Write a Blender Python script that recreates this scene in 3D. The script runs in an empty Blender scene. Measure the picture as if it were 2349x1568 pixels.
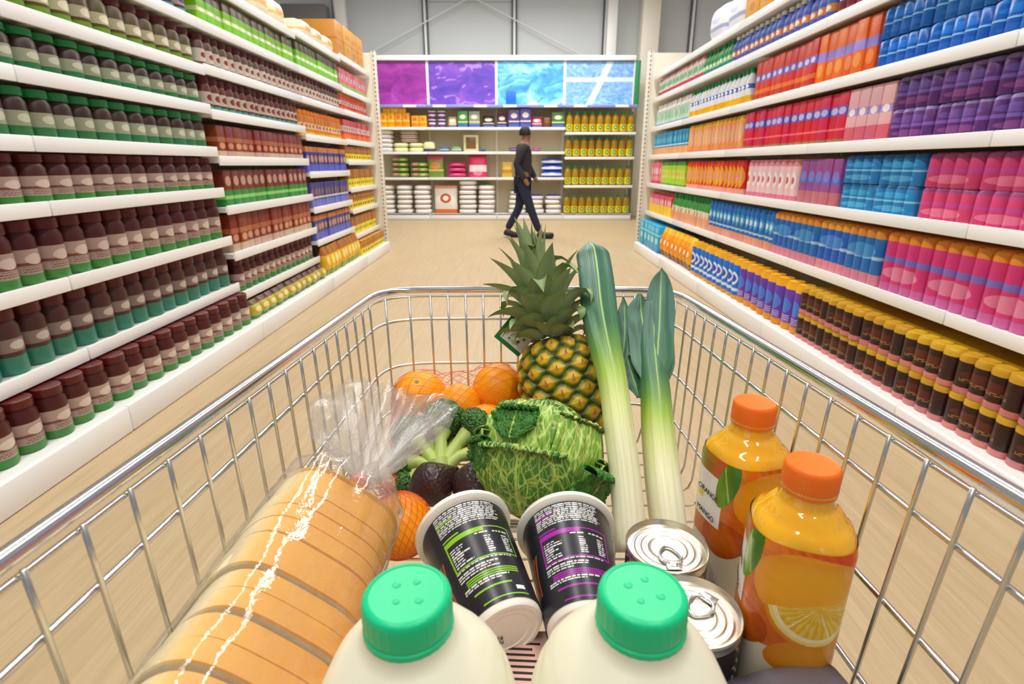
import bpy, bmesh, math, random
import numpy as np
from mathutils import Vector, Matrix, noise
from mathutils.bvhtree import BVHTree
random.seed(7)
scene = bpy.context.scene
COL = scene.collection
PI = math.pi
R = math.radians

# ------------------------------------------------------------------ camera, world, lights, exposure
H = 1.1                                    # camera height above the shop floor
cam = bpy.data.cameras.new('camera'); cam_o = bpy.data.objects.new('camera', cam); COL.objects.link(cam_o)
cam.sensor_width = 36; cam.lens = 36 * 1230 / 2349
cam_o.location = (0, 0, H); cam_o.rotation_euler = (R(90 - 18.267), 0, 0)
cam.clip_start = .02; cam.clip_end = 60
cam.dof.use_dof = True; cam.dof.focus_distance = .62; cam.dof.aperture_fstop = 11
scene.camera = cam_o
scene.view_settings.view_transform = 'Standard'; scene.view_settings.look = 'None'
scene.view_settings.gamma = 1; scene.view_settings.use_curve_mapping = False
scene.view_settings.exposure = 0.0
world = bpy.data.worlds.new('world'); scene.world = world; world.use_nodes = True
world.node_tree.nodes['Background'].inputs[0].default_value = (1.0, .98, .95, 1)
world.node_tree.nodes['Background'].inputs[1].default_value = .28

def lamp(x, y, z, sx, sy, e, col=(1, .965, .91), rot=(0, 0, 0)):
    l = bpy.data.lights.new('ceiling_lamp', 'AREA'); l.shape = 'RECTANGLE'; l.size = sx; l.size_y = sy
    l.energy = e; l.color = col
    o = bpy.data.objects.new('ceiling_lamp', l); o.location = (x, y, z); o.rotation_euler = rot; COL.objects.link(o)
for lx in (-1.1, 1.1):
    for k in range(7):
        lamp(lx, -1.0 + k * 1.9, 4.3, .22, 1.5, 35)
for lx in (-2.0, 0, 2.0):
    lamp(lx, 10.2, 4.7, 1.5, .25, 48)

# ------------------------------------------------------------------ materials
def lin(h):
    h = h.lstrip('#'); out = []
    for i in (0, 2, 4):
        v = int(h[i:i + 2], 16) / 255
        out.append(v / 12.92 if v <= .04045 else ((v + .055) / 1.055) ** 2.4)
    return tuple(out) + (1,)
def L3(h): return np.array(lin(h)[:3])

class N:
    def __init__(s, name):
        s.m = bpy.data.materials.new(name); s.m.use_nodes = True
        s.t = s.m.node_tree; s.t.nodes.clear()
        s.out = s.t.nodes.new('ShaderNodeOutputMaterial')
    def n(s, typ, **kw):
        nd = s.t.nodes.new(typ)
        for k, v in kw.items(): setattr(nd, k, v)
        return nd
    def put(s, sock, v):
        if isinstance(v, bpy.types.NodeSocket): s.t.links.new(v, sock)
        elif isinstance(v, str): sock.default_value = lin(v)
        else: sock.default_value = v
    def math(s, op, a, b=0.0, c=0.0):
        nd = s.n('ShaderNodeMath', operation=op)
        for i, v in enumerate((a, b, c)): s.put(nd.inputs[i], v)
        return nd.outputs[0]
    def mix(s, f, a, b):
        nd = s.n('ShaderNodeMix', data_type='RGBA')
        s.put(nd.inputs[0], f); s.put(nd.inputs[6], a); s.put(nd.inputs[7], b)
        return nd.outputs[2]
    def ramp(s, f, stops):
        nd = s.n('ShaderNodeValToRGB'); s.put(nd.inputs[0], f)
        e = nd.color_ramp.elements
        while len(e) < len(stops): e.new(.5)
        for el, (p, c) in zip(e, stops): el.position = p; el.color = lin(c) if isinstance(c, str) else c
        return nd.outputs[0]
    def coord(s, kind): return s.n('ShaderNodeTexCoord').outputs[kind]
    def attr(s, name, o=1): return s.n('ShaderNodeAttribute', attribute_name=name).outputs[o]
    def sep(s, v):
        nd = s.n('ShaderNodeSeparateXYZ'); s.put(nd.inputs[0], v); return nd.outputs
    def comb(s, x, y, z):
        nd = s.n('ShaderNodeCombineXYZ')
        for i, v in enumerate((x, y, z)): s.put(nd.inputs[i], v)
        return nd.outputs[0]
    def noise(s, vec, scale, detail=3, rough=.5, dist=0.0, o=0):
        nd = s.n('ShaderNodeTexNoise'); s.put(nd.inputs['Vector'], vec)
        nd.inputs['Scale'].default_value = scale; nd.inputs['Detail'].default_value = detail
        nd.inputs['Roughness'].default_value = rough; nd.inputs['Distortion'].default_value = dist
        return nd.outputs[o]
    def voro(s, vec, scale, feature='F1', o='Distance', rnd=1.0):
        nd = s.n('ShaderNodeTexVoronoi', feature=feature); s.put(nd.inputs['Vector'], vec)
        nd.inputs['Scale'].default_value = scale; nd.inputs['Randomness'].default_value = rnd
        return nd.outputs[o]
    def bump(s, h, strength=.3, dist=.002):
        nd = s.n('ShaderNodeBump'); nd.inputs['Strength'].default_value = strength
        nd.inputs['Distance'].default_value = dist; s.put(nd.inputs['Height'], h); return nd.outputs[0]
    def vmul(s, v, k):
        nd = s.n('ShaderNodeVectorMath', operation='MULTIPLY'); s.put(nd.inputs[0], v); s.put(nd.inputs[1], k); return nd.outputs[0]
    def pbr(s, color, rough=.5, metal=0.0, normal=None, final=True, **kw):
        p = s.n('ShaderNodeBsdfPrincipled')
        s.put(p.inputs['Base Color'], color); s.put(p.inputs['Roughness'], rough); s.put(p.inputs['Metallic'], metal)
        if normal is not None: s.put(p.inputs['Normal'], normal)
        for k, v in kw.items(): s.put(p.inputs[k.replace('_', ' ')], v)
        if final: s.t.links.new(p.outputs[0], s.out.inputs[0])
        return p
_cache = {}
def plain(name, c, rough=.5, metal=0.0, **kw):
    key = (name, c, rough, metal)
    if key not in _cache:
        s = N(name); s.pbr(c, rough, metal, **kw); _cache[key] = s.m
    return _cache[key]

def pack(name, base, bands=(), logos=(), rough=.38, words=None):
    """printed packaging: horizontal bands (z0,z1,colour), ellipses (cx,cz,rx,rz,colour), lines of small print"""
    if name in _cache: return _cache[name]
    s = N(name); g = s.sep(s.coord('Generated')); x, z = g[0], g[2]
    col = lin(base)
    for (a, b, c) in bands:
        f = s.math('MULTIPLY', s.math('GREATER_THAN', z, a), s.math('LESS_THAN', z, b)); col = s.mix(f, col, c)
    for (cx, cz, rx, rz, c) in logos:
        dx = s.math('MULTIPLY', s.math('SUBTRACT', x, cx), 1 / rx); dz = s.math('MULTIPLY', s.math('SUBTRACT', z, cz), 1 / rz)
        f = s.math('LESS_THAN', s.math('ADD', s.math('MULTIPLY', dx, dx), s.math('MULTIPLY', dz, dz)), 1.0); col = s.mix(f, col, c)
    if words:
        z0, z1, c = words
        br = s.n('ShaderNodeTexBrick'); s.put(br.inputs['Vector'], s.comb(x, z, 0.0))
        br.inputs['Scale'].default_value = 1; br.inputs['Brick Width'].default_value = .11; br.inputs['Row Height'].default_value = .045
        br.inputs['Mortar Size'].default_value = .013; br.inputs['Mortar Smooth'].default_value = 0
        f = s.math('MULTIPLY', s.math('GREATER_THAN', z, z0), s.math('LESS_THAN', z, z1))
        f = s.math('MULTIPLY', f, s.math('SUBTRACT', 1.0, br.outputs['Fac']))
        f = s.math('MULTIPLY', f, s.math('LESS_THAN', s.math('ABSOLUTE', s.math('SUBTRACT', x, .5)), .36)); col = s.mix(f, col, c)
    rnd = s.n('ShaderNodeObjectInfo').outputs['Random']
    hs = s.n('ShaderNodeHueSaturation'); s.put(hs.inputs['Color'], col)
    s.put(hs.inputs['Value'], s.math('ADD', .93, s.math('MULTIPLY', rnd, .14)))
    s.put(hs.inputs['Hue'], s.math('ADD', .492, s.math('MULTIPLY', rnd, .016)))
    s.pbr(hs.outputs[0], rough); _cache[name] = s.m
    return s.m

CHROME = plain('chrome', (.80, .81, .82, 1), .16, 1.0)
WIRE = plain('zinc_wire', (.74, .74, .73, 1), .26, 1.0)
WHITE = plain('white_enamel', '#f0efec', .35)
CREAM = plain('cream_enamel', '#ece5d3', .45)
BACKC = plain('cream_back_enamel', '#d8cbab', .5)
RAIL = plain('price_rail_plastic', '#f4f5f6', .25)
BLUERAIL = plain('blue_rail', '#8e9be0', .3)
RUBBER = plain('rubber', '#2a2a2a', .6)

def perforated():
    s = N('perforated_steel'); o = s.sep(s.coord('Object'))
    fz = s.math('FRACT', s.math('MULTIPLY', o[2], 20.0)); m1 = s.math('LESS_THAN', fz, .5)
    fx = s.math('LESS_THAN', s.math('ABSOLUTE', o[0]), .006)
    fy = s.math('LESS_THAN', s.math('ABSOLUTE', o[1]), .006)
    s.pbr(s.mix(s.math('MULTIPLY', m1, s.math('MAXIMUM', fx, fy)), '#ece6d8', '#4c463c'), .45); return s.m
PERF = perforated()

def floor_mat():
    s = N('vinyl_floor'); o = s.coord('Object')
    st = s.vmul(o, (34, 1.6, 1)); a = s.noise(st, 1.0, 5, .6)
    b = s.noise(s.vmul(o, (150, 5, 1)), 1.0, 3, .5)
    c = s.noise(o, .9, 2)
    f = s.math('ADD', s.math('MULTIPLY', a, .55), s.math('MULTIPLY', b, .45))
    col = s.ramp(f, [(.30, '#ad9773'), (.5, '#bda682'), (.7, '#cab592')])
    col = s.mix(s.math('MULTIPLY', c, .25), col, '#b9a27c')
    s.pbr(col, s.math('ADD', .34, s.math('MULTIPLY', b, .2)), Specular_IOR_Level=.35); return s.m

# ------------------------------------------------------------------ mesh helpers
class MB:
    def __init__(s): s.v = []; s.f = []; s.mi = []; s.col = []; s.uv = []; s.has = False
    def add(s, verts, faces, mi=0, col=None, uv=None):
        o = len(s.v); n = len(verts)
        s.v.extend([tuple(p) for p in verts]); s.f.extend([tuple(i + o for i in f) for f in faces]); s.mi.extend([mi] * len(faces))
        if col is None: s.col.extend([(.8, .8, .8)] * n)
        else: s.col.extend([tuple(c) for c in col]) if not np.isscalar(col[0]) else s.col.extend([tuple(col)] * n)
        s.uv.extend([(0, 0, 0)] * n if uv is None else [tuple(c) for c in uv])
        if col is not None or uv is not None: s.has = True
        return s
    def box(s, c, d, mi=0, bevel=0.0, rz=0.0, seg=2, M=None):
        bm = bmesh.new(); bmesh.ops.create_cube(bm, size=1)
        bmesh.ops.scale(bm, vec=d, verts=bm.verts)
        if bevel: bmesh.ops.bevel(bm, geom=bm.edges[:], offset=bevel, segments=seg, profile=.5, affect='EDGES')
        mt = Matrix.Translation(c) @ Matrix.Rotation(rz, 4, 'Z')
        if M is not None: mt = M @ mt
        bm.verts.index_update()
        s.add([mt @ v.co for v in bm.verts], [[v.index for v in f.verts] for f in bm.faces], mi); bm.free(); return s
    def grid(s, P, mi=0, wrap_u=False, wrap_v=False, col=None, uv=None, flip=False):
        P = np.asarray(P, float); nv, nu = P.shape[:2]; F = []
        for j in range(nv if wrap_v else nv - 1):
            j2 = (j + 1) % nv
            for i in range(nu if wrap_u else nu - 1):
                i2 = (i + 1) % nu; q = (j * nu + i, j * nu + i2, j2 * nu + i2, j2 * nu + i)
                F.append(q[::-1] if flip else q)
        return s.add(P.reshape(-1, 3), F, mi, None if col is None else np.asarray(col).reshape(-1, 3), None if uv is None else np.asarray(uv).reshape(-1, 3))
    def lathe(s, prof, n=32, mi=0, M=None, cap0=True):
        th = np.arange(n) * 2 * PI / n; P = []
        for (r, z) in prof:
            P.append([(r * math.cos(t), r * math.sin(t), z) for t in th])
        o = len(s.v)
        if M is not None: P = [[tuple(M @ Vector(p)) for p in row] for row in P]
        s.grid(P, mi, wrap_u=True)
        if cap0 and prof[0][0] > 1e-6: s.f.append(tuple(o + i for i in range(n))[::-1]); s.mi.append(mi)
        if prof[-1][0] > 1e-6: s.f.append(tuple(o + (len(prof) - 1) * n + i for i in range(n))); s.mi.append(mi)
        return s
    def tube(s, pts, r, n=8, mi=0, closed=False, col=None, flat=1.0):
        pts = [Vector(p) for p in pts]; m = len(pts)
        rr = [r] * m if np.isscalar(r) else list(r)
        T = []
        for i in range(m):
            a = pts[(i - 1) % m] if (closed or i > 0) else pts[i]; b = pts[(i + 1) % m] if (closed or i < m - 1) else pts[i]
            t = (b - a); T.append(t.normalized() if t.length > 1e-9 else Vector((0, 0, 1)))
        up = Vector((0, 0, 1)) if abs(T[0].z) < .9 else Vector((1, 0, 0))
        nrm = (up - T[0] * up.dot(T[0])).normalized(); P = []
        for i in range(m):
            nrm = (nrm - T[i] * nrm.dot(T[i]))
            nrm = nrm.normalized() if nrm.length > 1e-6 else T[i].orthogonal().normalized()
            b = T[i].cross(nrm)
            P.append([tuple(pts[i] + nrm * (rr[i] * math.cos(2 * PI * k / n)) + b * (rr[i] * flat * math.sin(2 * PI * k / n))) for k in range(n)])
        o = len(s.v); cc = None
        if col is not None: cc = np.array([[c] * n for c in col]) if not np.isscalar(col[0]) else np.tile(np.array(col), (m, n, 1))
        s.grid(P, mi, wrap_u=True, wrap_v=closed, col=cc)
        if not closed:
            s.f.append(tuple(o + k for k in range(n))[::-1]); s.mi.append(mi)
            s.f.append(tuple(o + (m - 1) * n + k for k in range(n))); s.mi.append(mi)
        return s
    def mesh(s, name, mats, smooth=True, angle=40):
        me = bpy.data.meshes.new(name); me.from_pydata(s.v, [], s.f)
        for m in (mats if isinstance(mats, (list, tuple)) else [mats]): me.materials.append(m)
        me.polygons.foreach_set('material_index', s.mi)
        if s.has:
            a = me.attributes.new('Col', 'FLOAT_COLOR', 'POINT')
            a.data.foreach_set('color', np.concatenate([np.array(s.col, dtype=np.float32), np.ones((len(s.v), 1), np.float32)], 1).ravel())
            u = me.attributes.new('uvp', 'FLOAT_VECTOR', 'POINT'); u.data.foreach_set('vector', np.array(s.uv, dtype=np.float32).ravel())
        me.update(); me.validate()
        if smooth:
            me.shade_smooth()
            if angle: me.set_sharp_from_angle(angle=R(angle))
        return me
    def obj(s, name, mats, parent=None, M=None, smooth=True, angle=40):
        o = bpy.data.objects.new(name, s.mesh(name, mats, smooth, angle)); COL.objects.link(o)
        if parent is not None: o.parent = parent
        if M is not None: o.matrix_basis = M
        return o

def tag(o, label=None, cat=None, group=None, kind=None):
    if label: o['label'] = label
    if cat: o['category'] = cat
    if group: o['group'] = group
    if kind: o['kind'] = kind
    return o
def thing(name, label, cat, M=None, group=None):
    o = bpy.data.objects.new(name, None); o.empty_display_size = .05; COL.objects.link(o)
    if M is not None: o.matrix_basis = M
    return tag(o, label, cat, group)
def struct(name, mb, mats, **kw):
    return tag(mb.obj(name, mats, **kw), kind='structure')
def T(x, y, z): return Matrix.Translation((x, y, z))
def RZ(a): return Matrix.Rotation(a, 4, 'Z')
def W(x, F, D): return Vector((x, F, H - D))
def sm(t): t = np.clip(t, 0, 1); return t * t * (3 - 2 * t)
def add_mod(o, typ, **kw):
    m = o.modifiers.new(typ.lower(), typ)
    for k, v in kw.items(): setattr(m, k, v)
    return m
def text(name, body, size, mat, parent, M, extrude=.0002):
    c = bpy.data.curves.new(name, 'FONT'); c.body = body; c.size = size; c.align_x = 'CENTER'; c.align_y = 'CENTER'; c.extrude = extrude
    t = bpy.data.objects.new(name, c); COL.objects.link(t)
    me = bpy.data.meshes.new_from_object(t.evaluated_get(bpy.context.evaluated_depsgraph_get())); bpy.data.objects.remove(t); bpy.data.curves.remove(c)
    o = bpy.data.objects.new(name, me); me.materials.clear(); me.materials.append(mat); COL.objects.link(o); o.parent = parent; o.matrix_basis = M
    return o

ORD = ('first second third fourth fifth sixth seventh eighth ninth tenth eleventh twelfth thirteenth fourteenth fifteenth sixteenth '
       'seventeenth eighteenth nineteenth twentieth').split()
def ordw(i):
    if i < 20: return ORD[i]
    k = i + 1
    return '%d%s' % (k, {1: 'st', 2: 'nd', 3: 'rd'}.get(k % 10, 'th'))

# ------------------------------------------------------------------ the room
END = 7.3; LIP = 1.765; PLX = 1.66; BACKY = 11.45
fl = MB(); fl.grid([[(-7, -2, 0), (7, -2, 0)], [(-7, 13.2, 0), (7, 13.2, 0)]]); struct('floor', fl, floor_mat(), smooth=False)
wb = MB()
xs = [-6.2, -3.75, -1.85, .05, 2.0, 3.85, 6.2]
wb.box((0, 13.1, 2.5), (13, .1, 5))
struct('wall_back', wb, plain('grey_cladding', '#d6dbdc', .5), smooth=False)
DARK = plain('dark_joint', '#5b6266', .5)
for i, x in enumerate(xs[1:-1]):
    t = MB(); t.box((x - .045, 13.02, 2.5), (.03, .06, 5)); t.box((x + .045, 13.02, 2.5), (.03, .06, 5)); struct('trim_%d' % (i + 1), t, DARK, smooth=False)
    t = MB(); t.box((x, 12.99, 2.5), (.05, .1, 5), bevel=.005); struct('trim_%d' % (i + 11), t, WHITE)
t = MB(); t.box((2.08, 12.7, 2.5), (.2, .2, 5), bevel=.01); struct('column_1', t, WHITE)
t = MB(); t.box((2.85, 12.6, 2.5), (.36, .3, 5), bevel=.01); struct('column_2', t, CREAM)
t = MB(); t.box((-3.55, 12.7, 2.5), (.2, .2, 5), bevel=.01); struct('column_3', t, WHITE)
t = MB(); t.box((-4.25, 12.6, 3.6), (.9, .3, 1.2), bevel=.01); struct('trim_30', t, plain('grey_duct', '#7d7a78', .5))
k = 0
for (x0, z0, x1, z1) in ((-3.75, 3.05, -.8, 4.45), (-.9, 4.45, 2.0, 3.1), (-1.85, 4.4, .05, 4.4)):
    k += 1; t = MB(); t.tube([(x0, 12.86, z0), (x1, 12.86, z1)], .012); struct('trim_%d' % (40 + k), t, WHITE)

# ------------------------------------------------------------------ shop fittings
def bay(label, y0, y1, side, levels, group, top=2.2):
    """one bay of a side gondola; local frame: x along the aisle, front faces -Y"""
    L = y1 - y0; rot = RZ(PI / 2) if side < 0 else RZ(-PI / 2)
    root = thing('shelving_bay', label, 'shelving', T(side * LIP, (y0 + y1) / 2, 0) @ rot, group)
    b = MB(); b.box((0, .50, top / 2), (L, .03, top)); b.obj('back_panel', BACKC, root, smooth=False)
    for sx in (-1, 1):
        u = MB(); u.box((sx * (L / 2 - .02), .47, top / 2), (.03, .04, top)); u.obj('upright', PERF, root, smooth=False)
    bs = MB(); bs.box((0, .2, .05), (L, .58, .1)); bs.box((0, .195, .11), (L, .6, .02), bevel=.004); bs.obj('base', WHITE, root, smooth=False)
    pl = MB(); pl.box((0, -.108, .06), (L - .004, .02, .115), bevel=.005); pl.obj('plinth', RAIL, root)
    for z in levels[1:]:
        sh = MB(); sh.box((0, .235, z - .015), (L, .47, .03), bevel=.003)
        for sx in (-.48, .48):
            sh.box((sx * L, .32, z - .04), (.006, .26, .03))
        so = sh.obj('shelf', WHITE, root, smooth=False)
        r = MB(); r.box((0, -.004, z - .016), (L - .006, .012, .056), bevel=.004); r.obj('price_rail', RAIL, so)
    return root
LN = [.12, .372, .668, .958, 1.19, 1.424, 1.63, 1.87, 2.11]
LM1 = [.12, .30, .561, .848, 1.14, 1.40, 1.64, 1.87, 2.11]
LM2 = [.12, .438, .728, 1.033, 1.342, 1.64, 1.87, 2.14]
LF = [.12, .341, .622, .853, 1.143, 1.352, 1.645, 1.86, 2.17]
RL = [.12, .525, .872, 1.207, 1.535, 1.87, 2.13]
for i, (a, b, lv) in enumerate(((6.1, END, LF), (4.9, 6.1, LM2), (3.4, 4.9, LM1), (2.1, 3.4, LN), (.8, 2.1, LN))):
    bay('white metal shelving bay, %s from the far end of the left aisle side' % ordw(i), a, b, -1, lv, 'left aisle shelving bays')
for i, (a, b) in enumerate(((6.0, END), (4.7, 6.0), (3.4, 4.7), (2.1, 3.4), (.8, 2.1))):
    bay('white metal shelving bay, %s from the far end of the right aisle side' % ordw(i), a, b, 1, RL, 'right aisle shelving bays')
for s_, nm in ((-1, 'left'), (1, 'right')):
    e = thing('end_panel', 'cream end panel with slotted post closing the %s aisle racks' % nm, 'panel', T(s_ * 1.70, END + .05, 0), 'gondola end panels')
    p = MB(); p.box((s_ * .30, 0, 1.2), (.56, .05, 2.4), bevel=.004); p.obj('panel', CREAM, e)
    p = MB(); p.box((0, 0, 1.21), (.05, .07, 2.42), bevel=.004); p.obj('slotted_post', PERF, e)

# ------------------------------------------------------------------ stock
def can_prof(r, h): return [(r * .9, 0), (r, .006), (r, h * .9), (r * .84, h * .97), (r * .86, h), (r * .8, h - .003), (.0, h - .004)]
def bottle_prof(r, h): return [(r * .85, 0), (r, .008), (r, h * .55), (r * .93, h * .66), (r * .6, h * .79), (r * .4, h * .86), (r * .4, h * .9), (0, h * .9)]
def jar_prof(r, h): return [(r * .9, 0), (r, .008), (r, h * .72), (r * .82, h * .82), (r * .8, h * .85), (0, h * .85)]
def pillow(w, d, h, n=12, yo=0.0):
    P = []; mb = MB()
    for j in range(n + 1):
        ph = -PI / 2 + PI * j / n; row = []
        for i in range(2 * n):
            th = 2 * PI * i / (2 * n); c, s_ = math.cos(th), math.sin(th)
            e = lambda v, p: math.copysign(abs(v) ** p, v)
            q = math.cos(ph) ** .42
            row.append((w / 2 * e(c, .45) * q, yo + d / 2 * e(s_, .55) * q, h / 2 + h / 2 * e(math.sin(ph), .75) * (1 - .14 * abs(noise.noise((c * 2.2, s_ * 2.2, w * 9))))))
        P.append(row)
    mb.grid(P, wrap_u=True); return mb
def multipack(w, d, h):
    n = max(2, round(w / .068)); r = w / n / 2; pts = []
    for i in range(n):
        cx = -w / 2 + r + 2 * r * i
        for k in range(7):
            a = PI + PI * k / 6; pts.append((cx + r * math.cos(a), r * math.sin(a) * .8))
    pts += [(w / 2, d), (-w / 2, d)]
    pts = [(x, y + r * .8) for x, y in pts]
    mb = MB(); z = [0, .004, h - .012, h]; sc = [.985, 1, 1, .95]
    P = [[(x * s_, y * s_ + (1 - s_) * d / 2, zz) for (x, y) in pts] for zz, s_ in zip(z, sc)]
    mb.grid(P, wrap_u=True); m = len(pts)
    mb.f.append(tuple(3 * m + i for i in range(m))); mb.mi.append(0)
    for i in range(n):   # can lids pressing up against the film
        mb.lathe([(r * .85, h - .003), (r * .78, h + .004), (0, h + .003)], 14, M=T(-w / 2 + r + 2 * r * i, 0.02 + r * .8, 0))
    return mb
_proto = {}
def proto(kind, w, h, d, mat, capmat=None):
    key = (kind, w, h, d, mat.name, capmat.name if capmat else '')
    if key in _proto: return _proto[key]
    ch = []
    if kind == 'can': m = MB().lathe(can_prof(w / 2 * .97, h), 18, M=T(0, w / 2, 0)).mesh('drink_can', mat)
    elif kind == 'bottle':
        m = MB().lathe(bottle_prof(w / 2 * .97, h), 18, M=T(0, w / 2, 0)).mesh('bottle', mat)
        ch = [('cap', MB().lathe([(w * .24, h * .87), (w * .25, h * .88), (w * .25, h * .985), (w * .21, h), (0, h)], 16, M=T(0, w / 2, 0)).mesh('cap', capmat))]
    elif kind == 'oil':
        r_2 = w / 2 * .97
        m = MB().lathe([(r_2 * .9, 0), (r_2, .01), (r_2, h * .68), (r_2 * .9, h * .78), (r_2 * .5, h * .87), (r_2 * .42, h * .9), (0, h * .9)], 20, M=T(0, w / 2, 0)).mesh('oil_bottle', mat)
        ch = [('cap', MB().lathe([(w * .25, h * .87), (w * .27, h * .88), (w * .27, h * .985), (w * .23, h), (0, h)], 16, M=T(0, w / 2, 0)).mesh('cap', capmat))]
    elif kind == 'jar':
        m = MB().lathe(jar_prof(w / 2 * .97, h), 18, M=T(0, w / 2, 0)).mesh('jar', mat)
        ch = [('lid', MB().lathe([(w * .43, h * .83), (w * .45, h * .84), (w * .45, h * .985), (w * .42, h), (0, h)], 18, M=T(0, w / 2, 0)).mesh('lid', capmat))]
    elif kind == 'carton': m = MB().box((0, d / 2, h / 2), (w * .97, d, h), bevel=.004).mesh('carton', mat)
    elif kind == 'gable':
        mb = MB(); a, b = w * .47, d; hh = h * .8
        mb.add([(-a, 0, 0), (a, 0, 0), (a, b, 0), (-a, b, 0), (-a, 0, hh), (a, 0, hh), (a, b, hh), (-a, b, hh), (-a, b / 2, h * .95), (a, b / 2, h * .95), (-a, b / 2, h), (a, b / 2, h)],
               [(3, 2, 1, 0), (0, 1, 5, 4), (1, 2, 6, 5), (2, 3, 7, 6), (3, 0, 4, 7), (4, 5, 9, 8), (6, 7, 8, 9), (5, 6, 9), (7, 4, 8), (8, 9, 11, 10)])
        m = mb.mesh('carton', mat, smooth=False)
    elif kind == 'multipack': m = multipack(w * .985, d, h).mesh('multipack', mat)
    elif kind == 'pouch':
        mb = MB(); P = []
        for j in range(9):
            t = j / 8; th = d * .5 * math.sin(PI * (.12 + .8 * t)) ** .6 * (1 - .75 * t ** 3)
            row = []
            for i in range(20):
                a = 2 * PI * i / 20; row.append((w * .48 * math.copysign(abs(math.cos(a)) ** .5, math.cos(a)), d / 2 + th * math.copysign(abs(math.sin(a)) ** .7, math.sin(a)), h * t))
            P.append(row)
        mb.grid(P, wrap_u=True); mb.f.append(tuple(range(20))[::-1]); mb.mi.append(0); m = mb.mesh('pouch', mat)
    elif kind == 'tub': m = MB().lathe([(w * .36, 0), (w * .46, h * .9), (w * .49, h * .9), (w * .49, h), (0, h * .99)], 18, M=T(0, w / 2, 0)).mesh('tub', mat)
    elif kind == 'bag': m = pillow(w, d, h, yo=d / 2).mesh('bag', mat)
    _proto[key] = (m, ch); return _proto[key]
ALL_LABELS = set()
def put(name, pr, M, label, cat, group):
    m, ch = pr
    assert label not in ALL_LABELS, label
    ALL_LABELS.add(label); assert len(label.split()) <= 16, label
    o = bpy.data.objects.new(name, m); o.matrix_basis = M; COL.objects.link(o); tag(o, label, cat, group)
    for (cn, cm) in ch:
        c = bpy.data.objects.new(cn, cm); c.parent = o; COL.objects.link(c)
    return o
SHN = ['base shelf', 'second shelf up', 'third shelf up', 'fourth shelf up', 'fifth shelf up', 'sixth shelf up', 'seventh shelf up', 'eighth shelf up', 'top shelf']
def run(side, lv, si, f0, f1, kind, w, h, d, mat, desc, name, cat, cap=None, tiers=1):
    """a row of one product facing the aisle, far end first"""
    z0 = lv[si] + .001; fx = (PLX + .03) if si == 0 else LIP + .02
    rot = RZ(PI / 2) if side < 0 else RZ(-PI / 2); sn = 'left racks' if side < 0 else 'right racks'
    shelf = 'top shelf' if si == len(lv) - 1 else SHN[si]
    pr = proto(kind, w, h, d, mat, cap); n = int((f1 - f0) / w + .3)
    for t in range(tiers):
        for i in range(n):
            y = f1 - w * (i + .5); jit = random.uniform(0, .012)
            tr = (' upper tier,' if t else ' lower tier,') if tiers > 1 else ''
            put(name, pr, T(side * (fx + jit), y, z0 + t * (h + .001)) @ rot @ RZ(0 if kind == 'multipack' else random.uniform(-.03, .03)),
                '%s,%s %s from far end, %s, %s' % (desc, tr, ordw(i), shelf, sn), cat, '%s on the %s of the %s' % (desc, shelf, sn))

CAPG, CAPW, CAPR, CAPB, CAPK = [plain('cap_' + n_, c, .35) for n_, c in (('green', '#1f8f4e'), ('white', '#f0f0ee'), ('red', '#c22222'), ('blue', '#2060c0'), ('black', '#241a18'))]
CAPM = plain('cap_maroon', '#5a1614', .35); CAPO = plain('cap_orange', '#f08020', .35)
# --- right side
P_ = pack
cyan = P_('print_cyan', '#19a9d6', [(.0, .12, '#1488b8'), (.62, .7, '#7fd8f0')], [(.5, .42, .34, .13, '#a8e6f4')], words=(.75, .93, '#bfeef8'))
orangepack = P_('print_orange', '#f5a30c', [(0, .2, '#8a5a12'), (.82, 1, '#ffc425')], [(.5, .5, .36, .16, '#e8780c'), (.5, .5, .22, .09, '#fff0c8')])
bluecan = P_('print_blue_can', '#1c6fd0', [(.86, 1, '#f0b020'), (0, .1, '#e8a020'), (.2, .28, '#d8e6fa')], [(.5, .52, .4, .17, '#dfe9fb'), (.5, .52, .3, .1, '#3048b0')])
violetcan = P_('print_violet', '#6a3fae', [(.84, 1, '#f4b41c'), (0, .14, '#e89a18')], [(.5, .5, .38, .16, '#4a78d8')], words=(.16, .3, '#e8d8f8'))
browncrate = P_('print_brown_crate', '#33150f', [(.8, 1, '#c99a20'), (.0, .16, '#e0888c')], [(.5, .5, .36, .14, '#5c2416')], words=(.3, .4, '#b88a4a'))
redyel = P_('print_red_yellow', '#e8486a', [(0, .45, '#f6c81e'), (.86, 1, '#b82038')], [(.5, .58, .34, .14, '#f8c8d2')])
greenor = P_('print_green_orange', '#3fa044', [(0, .42, '#f3b08a'), (.55, .6, '#f4f0d8')], [(.5, .5, .36, .13, '#f8e6d0')])
blueor = P_('print_blue_orange', '#1a74c8', [(0, .22, '#f0a48a'), (.3, .35, '#bfe0f8')], [(.5, .6, .4, .16, '#3fb0ea'), (.5, .6, .25, .08, '#e8f4fc')])
blueorpk = P_('print_blue_multi', '#1d6cc6', [(.84, 1, '#e79a2c'), (0, .2, '#e58fa0'), (.46, .52, '#a9d0f2')], [(.5, .6, .4, .13, '#4a98e0')])
magpk = P_('print_magenta_multi', '#e03a80', [(.85, 1, '#ef9a2a'), (.5, .6, '#8a74d0'), (0, .14, '#d86aa8')], [(.5, .32, .4, .12, '#f08ab0')])
pinkct = P_('print_pink', '#ee6f8c', [(0, .15, '#d04468')], [(.5, .6, .34, .16, '#fbd6de')], words=(.2, .36, '#fbe6ea'))
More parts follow.
